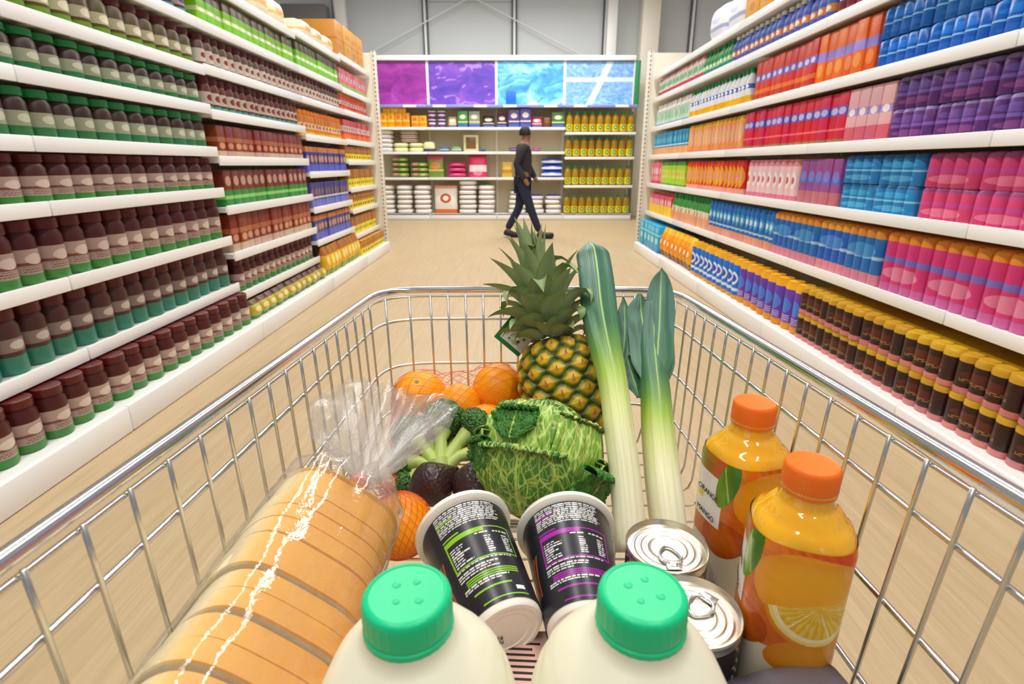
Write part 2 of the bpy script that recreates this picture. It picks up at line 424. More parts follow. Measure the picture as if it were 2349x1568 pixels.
lime = P_('print_lime', '#b8dc20', [(.85, 1, '#3c8e2e'), (0, .1, '#4aa030')], [(.5, .5, .36, .18, '#e4f27a'), (.5, .5, .2, .1, '#e8a030')])
diamond = P_('print_red_diamond', '#e23418', [(0, .18, '#f6a8a0')], [(.5, .52, .46, .32, '#f8b010'), (.5, .52, .26, .18, '#f7a8a4')])
whitepink = P_('print_white_pink', '#f6d2d8', [(.84, 1, '#e890a4'), (0, .14, '#e77e98')], [(.5, .5, .34, .2, '#fdf4f4'), (.5, .5, .18, .09, '#d84a72')])
purplect = P_('print_purple', '#9a4a98', [(0, .3, '#c87080'), (.48, .58, '#5a6ad0')], [(.5, .62, .36, .12, '#7a88e0')])
bluepk = P_('print_bright_blue', '#1a86cc', [(.44, .5, '#8fd0f2'), (.86, 1, '#2460a0')], [(.5, .66, .4, .1, '#3fa8e4'), (.5, .22, .38, .1, '#58b8ea')])
pinkpk = P_('print_pink_multi', '#d8407c', [(.84, 1, '#a84a8e'), (.45, .56, '#c84aa4')], [(.5, .25, .38, .13, '#ef7ca4')])
orpinkpk = P_('print_rose_multi', '#cf4a78', [(.82, 1, '#e08440'), (.5, .6, '#8a6cc4')], [(.5, .28, .4, .13, '#e88a9c')])
teal = P_('print_teal', '#1a92c0', [(0, .34, '#f0b070'), (.4, .45, '#d0ecf4')], [(.5, .66, .36, .13, '#5cc6e2')])
orpink = P_('print_orange_pink', '#f0a054', [(.84, 1, '#e8b020'), (0, .12, '#ea8a7a')], [(.5, .52, .44, .28, '#f6b8a4'), (.5, .52, .2, .14, '#f4d050')])
crimson = P_('print_crimson', '#d8103e', [(0, .1, '#9c8a50'), (.56, .74, '#6a5ac8'), (.27, .31, '#f07088')], [(.5, .65, .38, .07, '#c9c6f4')])
pinkwhite = P_('print_blush', '#eab4bc', [(.5, .64, '#b898d8'), (0, .3, '#e0667e')], [(.5, .57, .3, .07, '#f8f0f8')])
purplepk = P_('print_purple_multi', '#5c2a78', [(.86, 1, '#8a76b8'), (.4, .5, '#7a5ab0')], [(.5, .64, .4, .12, '#6a4a9c'), (.5, .22, .36, .1, '#8c4a90')])
redpk = P_('print_berry_multi', '#a82858', [(.86, 1, '#e88aa6'), (.4, .48, '#e05a84')], [(.5, .64, .38, .12, '#c8386c')])
mint = P_('print_mint', '#d6ead8', [(0, .14, '#2a9ad4'), (.8, 1, '#f4f6f2')], [(.5, .45, .3, .2, '#8cc8a4')], words=(.6, .76, '#7aa890'))
whiteblue = P_('print_white_blue', '#e8eef6', [(0, .3, '#f2bc12'), (.5, .64, '#3f6cd0')], [(.5, .57, .3, .06, '#f8f8f8')])
redorange = P_('print_red_orange', '#d43a1c', [(.5, .66, '#7a6ccc'), (0, .08, '#b8a488'), (.2, .3, '#ee7a20')], [(.5, .58, .3, .06, '#d8d8f8')])
orangeviolet = P_('print_orange_violet', '#ea6c1c', [(.46, .64, '#9a86d8')], [(.5, .3, .34, .13, '#f49a48')])
bigblue = P_('print_big_blue', '#0d5fb8', [(.45, .5, '#8cc4f0'), (.86, 1, '#2a7cd0')], [(.5, .68, .38, .11, '#1f7cd8'), (.5, .24, .36, .1, '#2a6cc8')], rough=.25)
mintcan = P_('print_mint_red', '#dfe8dc', [(0, .3, '#d6425a'), (.84, 1, '#d08a90')], [(.5, .55, .34, .16, '#8ac49a')])
greenbt = P_('print_green_label', '#3f9a58', [(0, .2, '#2a7cd0'), (.3, .5, '#a8d8a0')], [(.5, .4, .26, .08, '#f0f4e0')])
blueorbt = P_('print_blue_orange_label', '#4a68c0', [(.3, .52, '#e08a4a'), (0, .16, '#a84a3a')], [(.5, .41, .3, .08, '#f4e8e0')])
maroonbt = P_('print_maroon', '#7a2430', [(.4, .56, '#4a5cb8'), (0, .2, '#a8484c')], [(.5, .48, .3, .06, '#c8c8ec')])
kraft = P_('print_kraft', '#d99a3a', [(.48, .52, '#b87a28')], [(.5, .3, .2, .1, '#c4862c')], words=(.62, .78, '#8a5a1c'))
whitebag = P_('print_white_bag', '#eef0f6', [(.3, .4, '#a8b4d8')], [(.5, .6, .25, .12, '#c8d4ee')])

r_ = lambda *a, **k: run(1, RL, *a, **k)
r_(0, 6.25, 7.2, 'carton', .19, .30, .3, cyan, 'cyan boxed carton', 'carton', 'carton')
r_(0, 5.1, 6.25, 'pouch', .14, .31, .16, orangepack, 'orange printed pouch', 'pouch', 'pouch')
r_(0, 4.0, 5.1, 'can', .11, .30, .11, bluecan, 'blue can with orange top', 'drink_can', 'can')
r_(0, 3.1, 4.0, 'can', .115, .30, .11, violetcan, 'violet can with orange top', 'drink_can', 'can')
r_(0, .95, 3.1, 'multipack', .29, .15, .25, browncrate, 'dark brown multipack', 'multipack', 'multipack', tiers=2)
r_(1, 6.2, 7.2, 'gable', .10, .26, .1, redyel, 'pink and yellow juice carton', 'juice_carton', 'carton')
r_(1, 5.0, 6.2, 'bottle', .085, .28, .085, greenor, 'green bottle with peach label', 'bottle', 'bottle', cap=CAPG)
r_(1, 3.75, 5.0, 'can', .085, .27, .085, blueor, 'tall blue can with peach base', 'drink_can', 'can')
r_(1, 2.6, 3.75, 'multipack', .285, .27, .25, blueorpk, 'blue multipack with orange top', 'multipack', 'multipack')
r_(1, .95, 2.6, 'multipack', .29, .27, .25, magpk, 'magenta multipack with orange top', 'multipack', 'multipack')
r_(2, 6.75, 7.2, 'carton', .085, .26, .09, pinkct, 'pink drink carton', 'carton', 'carton')
r_(2, 5.8, 6.75, 'carton', .085, .26, .09, lime, 'lime green drink carton', 'carton', 'carton')
r_(2, 4.3, 5.8, 'can', .085, .26, .085, diamond, 'red can with yellow diamond', 'drink_can', 'can')
r_(2, 3.5, 4.3, 'can', .085, .26, .085, whitepink, 'white and pink can', 'drink_can', 'can')
r_(2, 3.05, 3.5, 'carton', .09, .26, .1, purplect, 'purple drink carton', 'carton', 'carton')
r_(2, 2.45, 3.05, 'multipack', .29, .135, .25, bluepk, 'bright blue multipack', 'multipack', 'multipack', tiers=2)
r_(2, 1.75, 2.45, 'multipack', .29, .135, .25, pinkpk, 'pink multipack', 'multipack', 'multipack', tiers=2)
r_(2, .95, 1.75, 'multipack', .265, .135, .25, orpinkpk, 'rose and orange multipack', 'multipack', 'multipack', tiers=2)
r_(3, 5.85, 7.2, 'carton', .09, .25, .1, teal, 'teal carton with orange base', 'carton', 'carton')
r_(3, 4.5, 5.85, 'can', .085, .26, .085, orpink, 'peach and orange can', 'drink_can', 'can')
r_(3, 3.1, 4.45, 'carton', .09, .265, .1, crimson, 'crimson carton with violet band', 'carton', 'carton')
r_(3, 2.75, 3.1, 'carton', .09, .265, .1, pinkwhite, 'blush pink carton', 'carton', 'carton')
r_(3, 1.9, 2.75, 'multipack', .28, .135, .25, purplepk, 'dark purple multipack', 'multipack', 'multipack', tiers=2)
r_(3, .95, 1.9, 'multipack', .31, .135, .25, redpk, 'berry red multipack', 'multipack', 'multipack', tiers=2)
r_(4, 5.9, 7.2, 'bottle', .085, .25, .085, mint, 'pale mint bottle with white cap', 'bottle', 'bottle', cap=CAPW)
r_(4, 4.4, 5.9, 'bottle', .085, .26, .085, whiteblue, 'white and blue bottle in yellow tray', 'bottle', 'bottle', cap=CAPG)
r_(4, 3.5, 4.35, 'carton', .085, .27, .09, redorange, 'red orange carton with violet band', 'carton', 'carton')
r_(4, 2.95, 3.5, 'carton', .09, .27, .1, orangeviolet, 'orange carton with lilac band', 'carton', 'carton')
r_(4, .95, 2.95, 'multipack', .33, .135, .28, bigblue, 'glossy blue multipack', 'multipack', 'multipack', tiers=2)
r_(5, 5.6, 7.2, 'can', .085, .2, .085, mintcan, 'pale can with red base', 'drink_can', 'can')
r_(5, 4.9, 5.6, 'bottle', .085, .205, .085, greenbt, 'green bottle with blue base', 'bottle', 'bottle', cap=CAPG)
r_(5, 3.4, 4.9, 'bottle', .085, .205, .085, blueorbt, 'blue bottle with orange label', 'bottle', 'bottle', cap=CAPW)
r_(5, 2.3, 3.4, 'bottle', .085, .205, .085, maroonbt, 'maroon bottle with blue label', 'bottle', 'bottle', cap=CAPR)
r_(6, 4.75, 5.55, 'bag', .4, .3, .35, whitebag, 'white bag lying on the rack', 'bag', 'bag')
r_(6, 3.4, 4.7, 'carton', .26, .3, .35, kraft, 'orange kraft box', 'box', 'box')
# --- left side
brownjar = P_('print_brown_jar', '#4a1712', [(.0, .2, '#3a8a34'), (.2, .66, '#b39a90'), (.36, .42, '#7c4a3c')], [(.5, .48, .28, .1, '#d8c8bc')], words=(.24, .34, '#6a3a30'))
greenjar = P_('print_green_jar', '#3d2016', [(0, .3, '#2e7d48'), (.3, .64, '#a3aa90')], [(.5, .48, .26, .1, '#d4d8c0')])
tealjar = P_('print_teal_jar', '#4a2a22', [(0, .34, '#2f7f66'), (.42, .66, '#8d7a74')], [(.5, .54, .26, .08, '#c8beb4')])
olivejar = P_('print_olive_jar', '#5d4a22', [(0, .26, '#6f9a2e'), (.34, .62, '#c0bb98')], [(.5, .48, .26, .1, '#efe8d0')])
creamjar = P_('print_cream_jar', '#6a3226', [(0, .2, '#4fa8a4'), (.28, .68, '#cfc3b4')], [(.5, .48, .3, .12, '#8a3226')])
purplejar = P_('print_plum_jar', '#59303c', [(0, .22, '#54b0b4'), (.3, .62, '#b49c94')], [(.5, .46, .28, .1, '#5a4a80')])
limebox = P_('print_lime_box', '#86cc2a', [(.7, 1, '#5a4a36'), (.36, .48, '#d8eea0')], [(.5, .42, .28, .05, '#fff')] if False else [(.5, .42, .28, .05, '#ffffff')])
creambag = P_('print_cream_bag', '#eee6c8', [(.4, .5, '#e4c474')], [(.5, .6, .26, .14, '#d8a060')])
yellowbox = P_('print_yellow_box', '#c98a1c', [(0, .46, '#f4dc10'), (.86, 1, '#a86a10')], [(.5, .68, .3, .12, '#7a3c14'), (.5, .24, .3, .1, '#4a3a10')])
yellowspike = P_('print_yellow_tray', '#b8742c', [(0, .5, '#f6e012'), (.5, .56, '#8a6a10')], [(.5, .26, .24, .08, '#5a4410')])
bluebox = P_('print_blue_box', '#2f3f9c', [(0, .32, '#5a62c8'), (.8, 1, '#d07a34')], [(.5, .54, .36, .14, '#d49a6a')])
violetbox = P_('print_violet_box', '#43408f', [(0, .3, '#7076cc'), (.36, .44, '#d8d4e8')], [(.5, .62, .34, .14, '#8a6a5a')])
orangejar = P_('print_orange_jar', '#d8842e', [(0, .2, '#e8b43c'), (.34, .6, '#ead2b0')], [(.5, .47, .26, .1, '#b85420')])
redsmall = P_('print_red_box', '#d84a44', [(0, .3, '#ef7a34'), (.44, .7, '#e6d4cc')], [(.5, .57, .24, .1, '#a03a48')])
greenbox = P_('print_green_box', '#2f8f3c', [(.45, 1, '#7a2a1e'), (.2, .3, '#8fd870')], [(.5, .7, .34, .14, '#c8a090')])
pinkbox = P_('print_pink_box', '#e0707a', [(0, .3, '#9cc060'), (.5, .7, '#d4c4c4')], [(.5, .6, .26, .1, '#a8384c')])
yelpouch = P_('print_yellow_pouch', '#e8b022', [(0, .2, '#8a9a2a'), (.7, 1, '#a86a2c')], [(.5, .5, .34, .16, '#f4e084')])
olivepouch = P_('print_olive_pouch', '#b8a83a', [(0, .2, '#3f8a44'), (.76, 1, '#5a3a1e')], [(.5, .5, .34, .14, '#e4d890')])
redbrown = P_('print_russet_box', '#8a3420', [(0, .22, '#d0b49c'), (.5, .64, '#b86a48')], [(.5, .38, .34, .1, '#d89a7a')])
whitejar = P_('print_white_jar', '#6a4a3a', [(.2, .66, '#d9d2c6'), (0, .12, '#d86a2a')], [(.5, .44, .26, .1, '#9a2c22')])

l_ = lambda *a, **k: run(-1, *a, **k)
# near bays
l_(LN, 0, .95, 3.4, 'jar', .115, .2, .11, brownjar, 'brown jar with green base', 'jar', 'jar', cap=CAPM)
l_(LN, 1, .95, 3.4, 'jar', .115, .24, .11, tealjar, 'brown jar with teal base', 'jar', 'jar', cap=CAPM)
l_(LN, 2, .95, 3.4, 'jar', .12, .235, .11, brownjar, 'dark jar with green base', 'jar', 'jar', cap=CAPM)
l_(LN, 3, .95, 3.4, 'jar', .12, .18, .11, brownjar, 'squat brown jar with green base', 'jar', 'jar', cap=CAPM)
l_(LN, 4, .95, 3.4, 'jar', .11, .18, .11, greenjar, 'brown jar with sage label', 'jar', 'jar', cap=CAPG)
l_(LN, 5, .95, 3.4, 'jar', .11, .155, .11, greenjar, 'squat jar with sage label', 'jar', 'jar', cap=CAPG)
l_(LN, 6, 1.4, 3.4, 'jar', .11, .185, .11, olivejar, 'brown jar with olive base', 'jar', 'jar', cap=CAPM)
l_(LN, 7, 1.8, 3.4, 'jar', .11, .2, .11, purplejar, 'plum jar with aqua base', 'jar', 'jar', cap=CAPM)
# third bay from the far end
l_(LM1, 0, 3.42, 4.88, 'pouch', .12, .125, .12, olivepouch, 'olive yellow pouch', 'pouch', 'pouch')
l_(LM1, 1, 3.42, 4.88, 'jar', .1, .205, .1, brownjar, 'brown jar with tan label', 'jar', 'jar', cap=CAPM)
l_(LM1, 2, 3.42, 4.88, 'carton', .1, .23, .12, redbrown, 'russet box', 'box', 'box')
l_(LM1, 3, 3.42, 4.88, 'carton', .1, .22, .12, greenbox, 'green and maroon box', 'box', 'box')
l_(LM1, 4, 3.42, 4.88, 'carton', .1, .19, .12, redbrown, 'small russet box', 'box', 'box')
l_(LM1, 5, 3.42, 4.88, 'jar', .09, .19, .1, creamjar, 'russet jar with cream label', 'jar', 'jar', cap=CAPM)
l_(LM1, 6, 3.42, 4.88, 'jar', .09, .175, .1, whitejar, 'brown jar with white label', 'jar', 'jar', cap=CAPM)
l_(LM1, 7, 3.42, 4.88, 'carton', .1, .185, .12, limebox, 'bright green topped box', 'box', 'box')
l_(LM1, 8, 3.5, 4.88, 'bag', .3, .2, .3, creambag, 'cream coloured bag', 'bag', 'bag')
# second bay
l_(LM2, 0, 4.92, 6.08, 'pouch', .115, .26, .12, yelpouch, 'yellow printed pouch', 'pouch', 'pouch')
l_(LM2, 1, 4.92, 6.08, 'carton', .095, .22, .12, bluebox, 'blue and orange box', 'box', 'box')
l_(LM2, 2, 4.92, 6.08, 'carton', .095, .22, .12, violetbox, 'violet box', 'box', 'box')
l_(LM2, 3, 4.92, 6.08, 'carton', .095, .22, .12, bluebox, 'blue box with orange top', 'box', 'box')
l_(LM2, 4, 4.92, 6.08, 'jar', .09, .21, .1, orangejar, 'orange jar', 'jar', 'jar', cap=CAPO)
l_(LM2, 5, 4.92, 6.08, 'jar', .09, .18, .1, whitejar, 'dark jar with white label', 'jar', 'jar', cap=CAPM)
l_(LM2, 6, 4.92, 6.08, 'carton', .1, .2, .12, limebox, 'lime green box', 'box', 'box')
l_(LM2, 7, 5.0, 6.08, 'bag', .3, .16, .3, creambag, 'pale cream bag', 'bag', 'bag')
# far bay
for si, h_ in ((0, .16), (1, .2), (2, .17), (3, .2)):
    l_(LF, si, 6.12, 7.22, 'carton', .1, h_, .12, yellowbox if si % 2 == 0 else yellowspike, ['golden box with yellow front', 'bronze box in yellow tray', 'short golden box', 'tall bronze box in yellow tray'][si], 'box', 'box')
l_(LF, 4, 6.12, 7.22, 'carton', .1, .15, .12, yellowspike, 'small yellow boxed pack', 'box', 'box')
l_(LF, 5, 6.12, 7.22, 'carton', .09, .21, .12, redsmall, 'red and orange box', 'box', 'box')
l_(LF, 6, 6.12, 7.22, 'jar', .085, .17, .09, redsmall, 'red jar with orange base', 'jar', 'jar', cap=CAPO)
l_(LF, 7, 6.12, 7.22, 'carton', .09, .2, .12, pinkbox, 'pink box with green base', 'box', 'box')
l_(LF, 8, 6.15, 7.2, 'carton', .26, .33, .35, kraft, 'large orange kraft box', 'box', 'box')

# ------------------------------------------------------------------ back wall unit
def banner(kind):
    s = N('printed_banner_' + kind); g = s.coord('Generated'); x = s.sep(g)
    n1 = s.noise(g, 3.2, 5, .6, 1.2); n2 = s.noise(g, 7.0, 4, .55, 2.5)
    if kind == 'magenta': c = s.ramp(n1, [(.3, '#7d2386'), (.5, '#9c2ea0'), (.75, '#b44ab4')])
    elif kind == 'violet':
        c = s.ramp(n1, [(.3, '#4a35a8'), (.5, '#6a3fb4'), (.72, '#8a4cc0')])
        w = s.n('ShaderNodeTexWave', wave_type='RINGS'); s.put(w.inputs['Vector'], g); w.inputs['Scale'].default_value = 1.1; w.inputs['Distortion'].default_value = 16; w.inputs['Detail'].default_value = 3; w.inputs['Detail Scale'].default_value = 1.6
        c = s.mix(s.math('MULTIPLY', s.math('GREATER_THAN', w.outputs['Fac'], .78), s.math('MULTIPLY', s.math('GREATER_THAN', n1, .5), s.math('MULTIPLY', n2, 1.1))), c, '#b48ee0')
    elif kind == 'sky':
        c = s.ramp(n1, [(.3, '#2a7fd6'), (.46, '#58b2ec'), (.6, '#8fd2f4'), (.78, '#c4e6f8')])
        c = s.mix(s.math('GREATER_THAN', s.noise(g, 2.6, 2, .4, 3.5), .6), c, '#4a96dc')
    else:
        c = s.ramp(n2, [(.3, '#5590e0'), (.5, '#7fb0ec'), (.75, '#b2d2f4')])
        a = s.math('LESS_THAN', s.math('ABSOLUTE', s.math('SUBTRACT', x[2], .6)), .05)
        b = s.math('LESS_THAN', s.math('ABSOLUTE', s.math('SUBTRACT', s.math('SUBTRACT', x[0], .35), s.math('MULTIPLY', x[2], .3))), .05)
        c = s.mix(s.math('MULTIPLY', s.math('MAXIMUM', a, b), .75), c, '#e4f2fc')
    s.pbr(c, .5); return s.m
BX = [-3.1, -1.705, -.317, 1.063, 2.47]
BLV = [.13, .855, 1.35, 1.807]; BLR = [.13, .701, 1.251, 1.718]
for i in range(4):
    x0, x1 = BX[i], BX[i + 1]; w = x1 - x0; cx = (x0 + x1) / 2
    nm = ['leftmost', 'second from the left', 'third from the left', 'rightmost'][i]
    root = thing('wall_shelving_bay', ['cream wall shelving bay partly hidden behind left racks end, back of shop', 'cream wall shelving bay with white sacks at its base and green bags', 'cream half empty wall shelving bay behind the walking person', 'cream wall shelving bay filled with oil bottles'][i], 'shelving', T(cx, BACKY, 0), 'wall shelving bays at the back')
    b = MB(); b.box((0, .52, 1.55), (w, .03, 3.1)); b.obj('back_panel', BACKC, root, smooth=False)
    for sx in (-1, 1):
        u = MB(); u.box((sx * (w / 2 - .012), .49, 1.55), (.024, .04, 3.1)); u.obj('upright', PERF, root, smooth=False)
    bs = MB(); bs.box((0, .25, .055), (w, .5, .11)); bs.box((0, .24, .12), (w, .52, .02)); bs.obj('base', WHITE, root, smooth=False)
    pl = MB(); pl.box((0, -.012, .08), (w - .01, .016, .11), bevel=.005); pl.obj('plinth', RAIL, root)
    lv = BLR if i == 3 else BLV
    for z in lv[1:] + [2.221]:
        sh = MB(); sh.box((0, .25, z - .02), (w, .5, .035), bevel=.003); so = sh.obj('shelf', WHITE, root, smooth=False)
        r = MB(); r.box((0, -.006, z - .022), (w - .008, .012, .05), bevel=.004); r.obj('price_rail', BLUERAIL if z > 2.2 else RAIL, so)
        if z > 2.2:
            for q in (-.3, .28): c_ = MB(); c_.box((q * w, -.014, z - .022), (.26, .004, .045)); c_.obj('price_card', WHITE, so, smooth=False)
    p = MB(); p.box((0, .485, 2.65), (w - .03, .015, .82)); pb = p.obj('printed_banner', banner(['magenta', 'violet', 'sky', 'pale'][i]), root, smooth=False)
    t = MB(); t.box((0, .46, 3.12), (w, .1, .09), bevel=.01); t.obj('top_rail', WHITE, root)
gp = MB(); gp.box((0, 0, 0), (.1, .02, .86), bevel=.003)
tag(gp.obj('green_strip', plain('green_strip', '#2f8a5a', .5), M=T(2.53, BACKY + .47, 2.65)), 'narrow green printed strip right of the pale blue banner', 'panel')
tag(MB().lathe([(.001, 0), (.1, 0), (.11, .015), (.09, .05), (.05, .075), (0, .08)], 24).obj('lid_dome', WHITE, M=T(.42, BACKY + .2, 2.222)), 'white dome lying on the top shelf below the sky blue banner', 'lid')
tag(MB().box((0, 0, .13), (.2, .16, .26), bevel=.01).obj('box', plain('royal_blue_box', '#0f66c8', .4), M=T(-.02, BACKY + .25, 2.222)), 'blue box standing before the sky blue banner', 'box')

def back(name, kind, w, h, d, mat, x, z, label, cat, group, cap=None, rz=0.0, y=.06):
    if kind == 'bag': y = max(.015, y - d / 2)
    return put(name, proto(kind, w, h, d, mat, cap), T(x, BACKY + y, z + .002) @ RZ(rz), label, cat, group)
oil = P_('print_oil_bottle', '#a8821a', [(.08, .44, '#e8cf1c'), (.0, .06, '#8a6a10')], [(.5, .27, .26, .13, '#3f9a3c'), (.5, .27, .12, .06, '#d8e8b0')], rough=.18)
row_n = ['bottom', 'second', 'third', 'top']
for r_i, z in enumerate(BLR):
    for i in range(9):
        back('oil_bottle', 'oil', .152, .385, .15, oil, 1.063 + .085 + i * .154, z, 'golden oil bottle with green cap, %s from left, %s row of wall bay' % (ordw(i), row_n[r_i]), 'bottle', 'oil bottles in the wall bay', cap=CAPG)
spice = P_('print_spice_box', '#f0a31c', [(.4, .5, '#f8c84a')], [(.5, .7, .24, .12, '#d4741a')], words=(.15, .35, '#c8701a'))
for i in range(4):
    back('box', 'carton', .145, .27, .14, spice, -2.56 + i * .15, BLV[3], 'orange spice box, %s from left in the front of its stack' % ordw(i), 'box', 'orange spice boxes')
for i in range(3): back('box', 'carton', .145, .12, .14, spice, -2.48 + i * .15, BLV[3] + .272, 'orange spice box lying on top of the stack, %s from left' % ordw(i), 'box', 'orange spice boxes')
for i in range(2): back('box', 'carton', .15, .22, .14, spice, -1.93 + i * .155, BLV[3], 'shorter orange spice box, %s, beside purple pots' % ['left one', 'right one'][i], 'box', 'short orange spice boxes')
ppot = P_('print_purple_pot', '#6a3a86', [(.4, .62, '#efe6f0'), (.9, 1, '#f0eef2')], [])
for i in range(2):
    for t in range(2): back('tub', 'tub', .17, .15, .16, ppot, -1.6 + i * .19, BLV[3] + t * .152, 'purple and white pot, %s stack, %s' % (['left', 'right'][i], ['below', 'on top'][t]), 'pot', 'purple pots on the wall shelf')
misc = [(-1.19, .17, .2, '#d8b090', 'pale peach packet beside purple pots'), (-.98, .2, .3, '#3f9a4a', 'green box on the upper wall shelf'), (-.75, .22, .3, '#8a9a84', 'grey green box next to green box'), (-.47, .24, .22, '#4a2030', 'dark plum packet right of grey green box'), (-.2, .2, .26, '#5a2440', 'dark packet left of two purple boxes'), (.04, .22, .33, '#5a3f9c', 'left of two purple boxes on upper shelf'), (.27, .22, .35, '#5242a0', 'right of two purple boxes on upper shelf'), (.5, .22, .2, '#b83a6a', 'pink packet on the upper wall shelf'), (.92, .26, .28, '#3f7a2e', 'green packet beside the oil bottles')]
for i, (x, w, h, c, lb) in enumerate(misc):
    m_ = P_('print_misc_%d' % i, c, [(0, .2, '#4a6ac0'), (.3, .38, '#e8d8b0')], [(.5, .66, .3, .14, '#e6dcc8')])
    back('packet', 'pouch' if i in (0, 3, 4, 7) else 'carton', w, h, .16, m_, x, BLV[3], lb, 'packet', 'packets on the upper wall shelf')
back('bag', 'bag', .17, .2, .2, P_('print_brown_bag', '#6a3f24', [], [(.5, .5, .3, .2, '#8a5a34')]), .70, BLV[3], 'round brown bag between pink and green packets', 'bag', None, y=.14)
# third shelf
wsack = P_('print_white_sack', '#eae6e2', [(.42, .5, '#c8a0a0')], [(.5, .7, .3, .2, '#f6f4f2')], rough=.6)
for t in range(5): back('sack', 'bag', .42, .085, .34, wsack, -2.62, BLV[2] + t * .082, 'white bag, %s from bottom, stack behind the left end panel' % ordw(t), 'bag', 'white bags on the third wall shelf', y=.2)
ysack = P_('print_pale_yellow', '#eeeaa8', [(.4, .5, '#a8b068')], [(.5, .5, .3, .2, '#f4f2c8')], rough=.5)
for i in range(2):
    for t in range(2): back('bag', 'bag', .3, .085, .3, ysack, -2.25 + i * .31, BLV[2] + t * .084, 'pale yellow bag, %s stack, %s' % (['left', 'right'][i], ['bottom', 'top'][t]), 'bag', 'pale yellow bags', y=.2)
for t in range(3): back('bag', 'bag', .36, .08, .3, P_('print_red_white', '#e4dcd8', [(.4, .6, '#c84a4a')]), -2.1, BLV[2] + .175 + t * .08, 'red and white bag behind pale yellow bags, %s from bottom' % ordw(t), 'bag', 'red and white bags', y=.33)
back('bag', 'bag', .24, .2, .28, P_('print_lemon_bag', '#e4e6b0', [(.0, .3, '#3a4a80')]), -1.68, BLV[2], 'lemon coloured bag with navy base beside yellow bags', 'bag', None, y=.2)
for i, (x, c, lb) in enumerate(((-1.38, '#3a5a9a', 'flat blue packet lying left of two beside lemon bag'), (-1.13, '#6a9a5a', 'flat green packet lying below the framed cream box'))):
    back('packet', 'bag', .21, .1, .28, P_('print_flat_%d' % i, c, [(.3, .5, '#d8e0e8')]), x, BLV[2], lb, 'packet', None, y=.18)
fb = thing('display_box', 'cream box with brown window front on third wall shelf', 'box', T(-.83, BACKY + .1, BLV[2] + .002))
MB().box((0, .07, .16), (.3, .14, .32), bevel=.006).obj('carton', plain('cream_card', '#d8cf9c', .5), fb)
MB().box((0, -.002, .17), (.2, .006, .22), bevel=.002).obj('window', plain('brown_window', '#7a5a34', .3), fb)
back('packet', 'bag', .1, .06, .1, P_('print_navy_small', '#3a4a8a', []), -.58, BLV[2], 'small navy packet right of the cream display box', 'packet', None)
for i, (x, w) in enumerate(((.12, .38), (.5, .16))): back('bag', 'bag', w, .09, .2, P_('print_purple_flat_%d' % i, ['#5a3468', '#9a3a68'][i], [(.4, .5, '#b89ac0')]), x, BLV[2], ['wide purple bag lying on a nearly empty shelf', 'small magenta bag lying on a nearly empty shelf'][i], 'bag', None, y=.15)
# second shelf
gbag = P_('print_green_pink_bag', '#6a8a3a', [(.42, .52, '#d8607a')], [(.3, .6, .12, .2, '#e07a8a'), (.7, .5, .14, .2, '#b8c85a')], rough=.5)
for i in range(2):
    for t in range(4 - i): back('bag', 'bag', .38, .1, .32, gbag, -2.3 + i * .4, BLV[1] + t * .098, 'green and pink bag, %s from bottom of %s pile' % (ordw(t), ['left', 'right'][i]), 'bag', 'green and pink bags', y=.2)
back('bag', 'pouch', .34, .42, .16, P_('print_green_pink_stand', '#7a9a3a', [(.8, 1, '#c8506a'), (.3, .36, '#e8d080')], [(.5, .55, .3, .16, '#e0884a')]), -1.56, BLV[1], 'upright green and pink bag between two piles', 'bag', None)
mbag = P_('print_magenta_bag', '#c81a62', [(.4, .5, '#e85a94')], [(.5, .6, .2, .15, '#e05a90')], rough=.4)
for t in range(3): back('bag', 'bag', .38, .097, .3, mbag, -1.13, BLV[1] + t * .098, 'magenta bag, %s from bottom of its pile' % ordw(t), 'bag', 'magenta bags', y=.2)
back('bag', 'pouch', .38, .44, .16, P_('print_pink_white_stand', '#e0236e', [(.25, .55, '#f0d8da'), (.9, 1, '#a01450')], [(.5, .18, .26, .1, '#f08ab0')]), -.70, BLV[1], 'upright pink and white bag on second wall shelf', 'bag', None)
back('bag', 'pouch', .22, .3, .12, P_('print_yellow_stand', '#d8a83a', [(.3, .5, '#b8842a')]), -.1, BLV[1], 'yellow upright packet on the half empty shelf', 'packet', None)
bbag = P_('print_blue_white_bag', '#2f4fb8', [(.3, .62, '#e8ecf6')], [(.5, .5, .2, .2, '#f4f4f8')], rough=.4)
for t in range(3): back('bag', 'bag', .44, .125, .32, bbag, .82, BLV[1] + t * .122, 'blue and white bag, %s from bottom of its pile' % ordw(t), 'bag', 'blue and white bags', y=.2)
# sacks at the base
rice = P_('print_rice_sack', '#ece7e1', [(.44, .5, '#cbb9aa')], [(.5, .6, .3, .2, '#f6f3ef')], rough=.65)
rice2 = P_('print_navy_rice_sack', '#e6e6ea', [(.72, 1, '#2c3f7c')], [], rough=.65)
piles = [(-2.62, 6, .36, 'leftmost'), (-2.24, 6, .36, 'second'), (-1.86, 6, .38, 'third'), (-.92, 7, .4, 'fourth'), (-.53, 6, .38, 'fifth'), (.12, 5, .4, 'sixth'), (.5, 4, .36, 'seventh'), (.86, 4, .36, 'eighth')]
for pi, (x, n, w, lb) in enumerate(piles):
    for t in range(n):
        back('rice_sack', 'bag', w - .035, .0945, .4, rice2 if (pi >= 5 and t == n - 1) else rice, x + random.uniform(-.015, .015), BLV[0] + t * .095, 'white rice sack, %s from bottom of the %s floor pile' % (ordw(t), lb), 'sack', 'white rice sacks at the foot of the wall bays', y=.22, rz=random.uniform(-.05, .05))
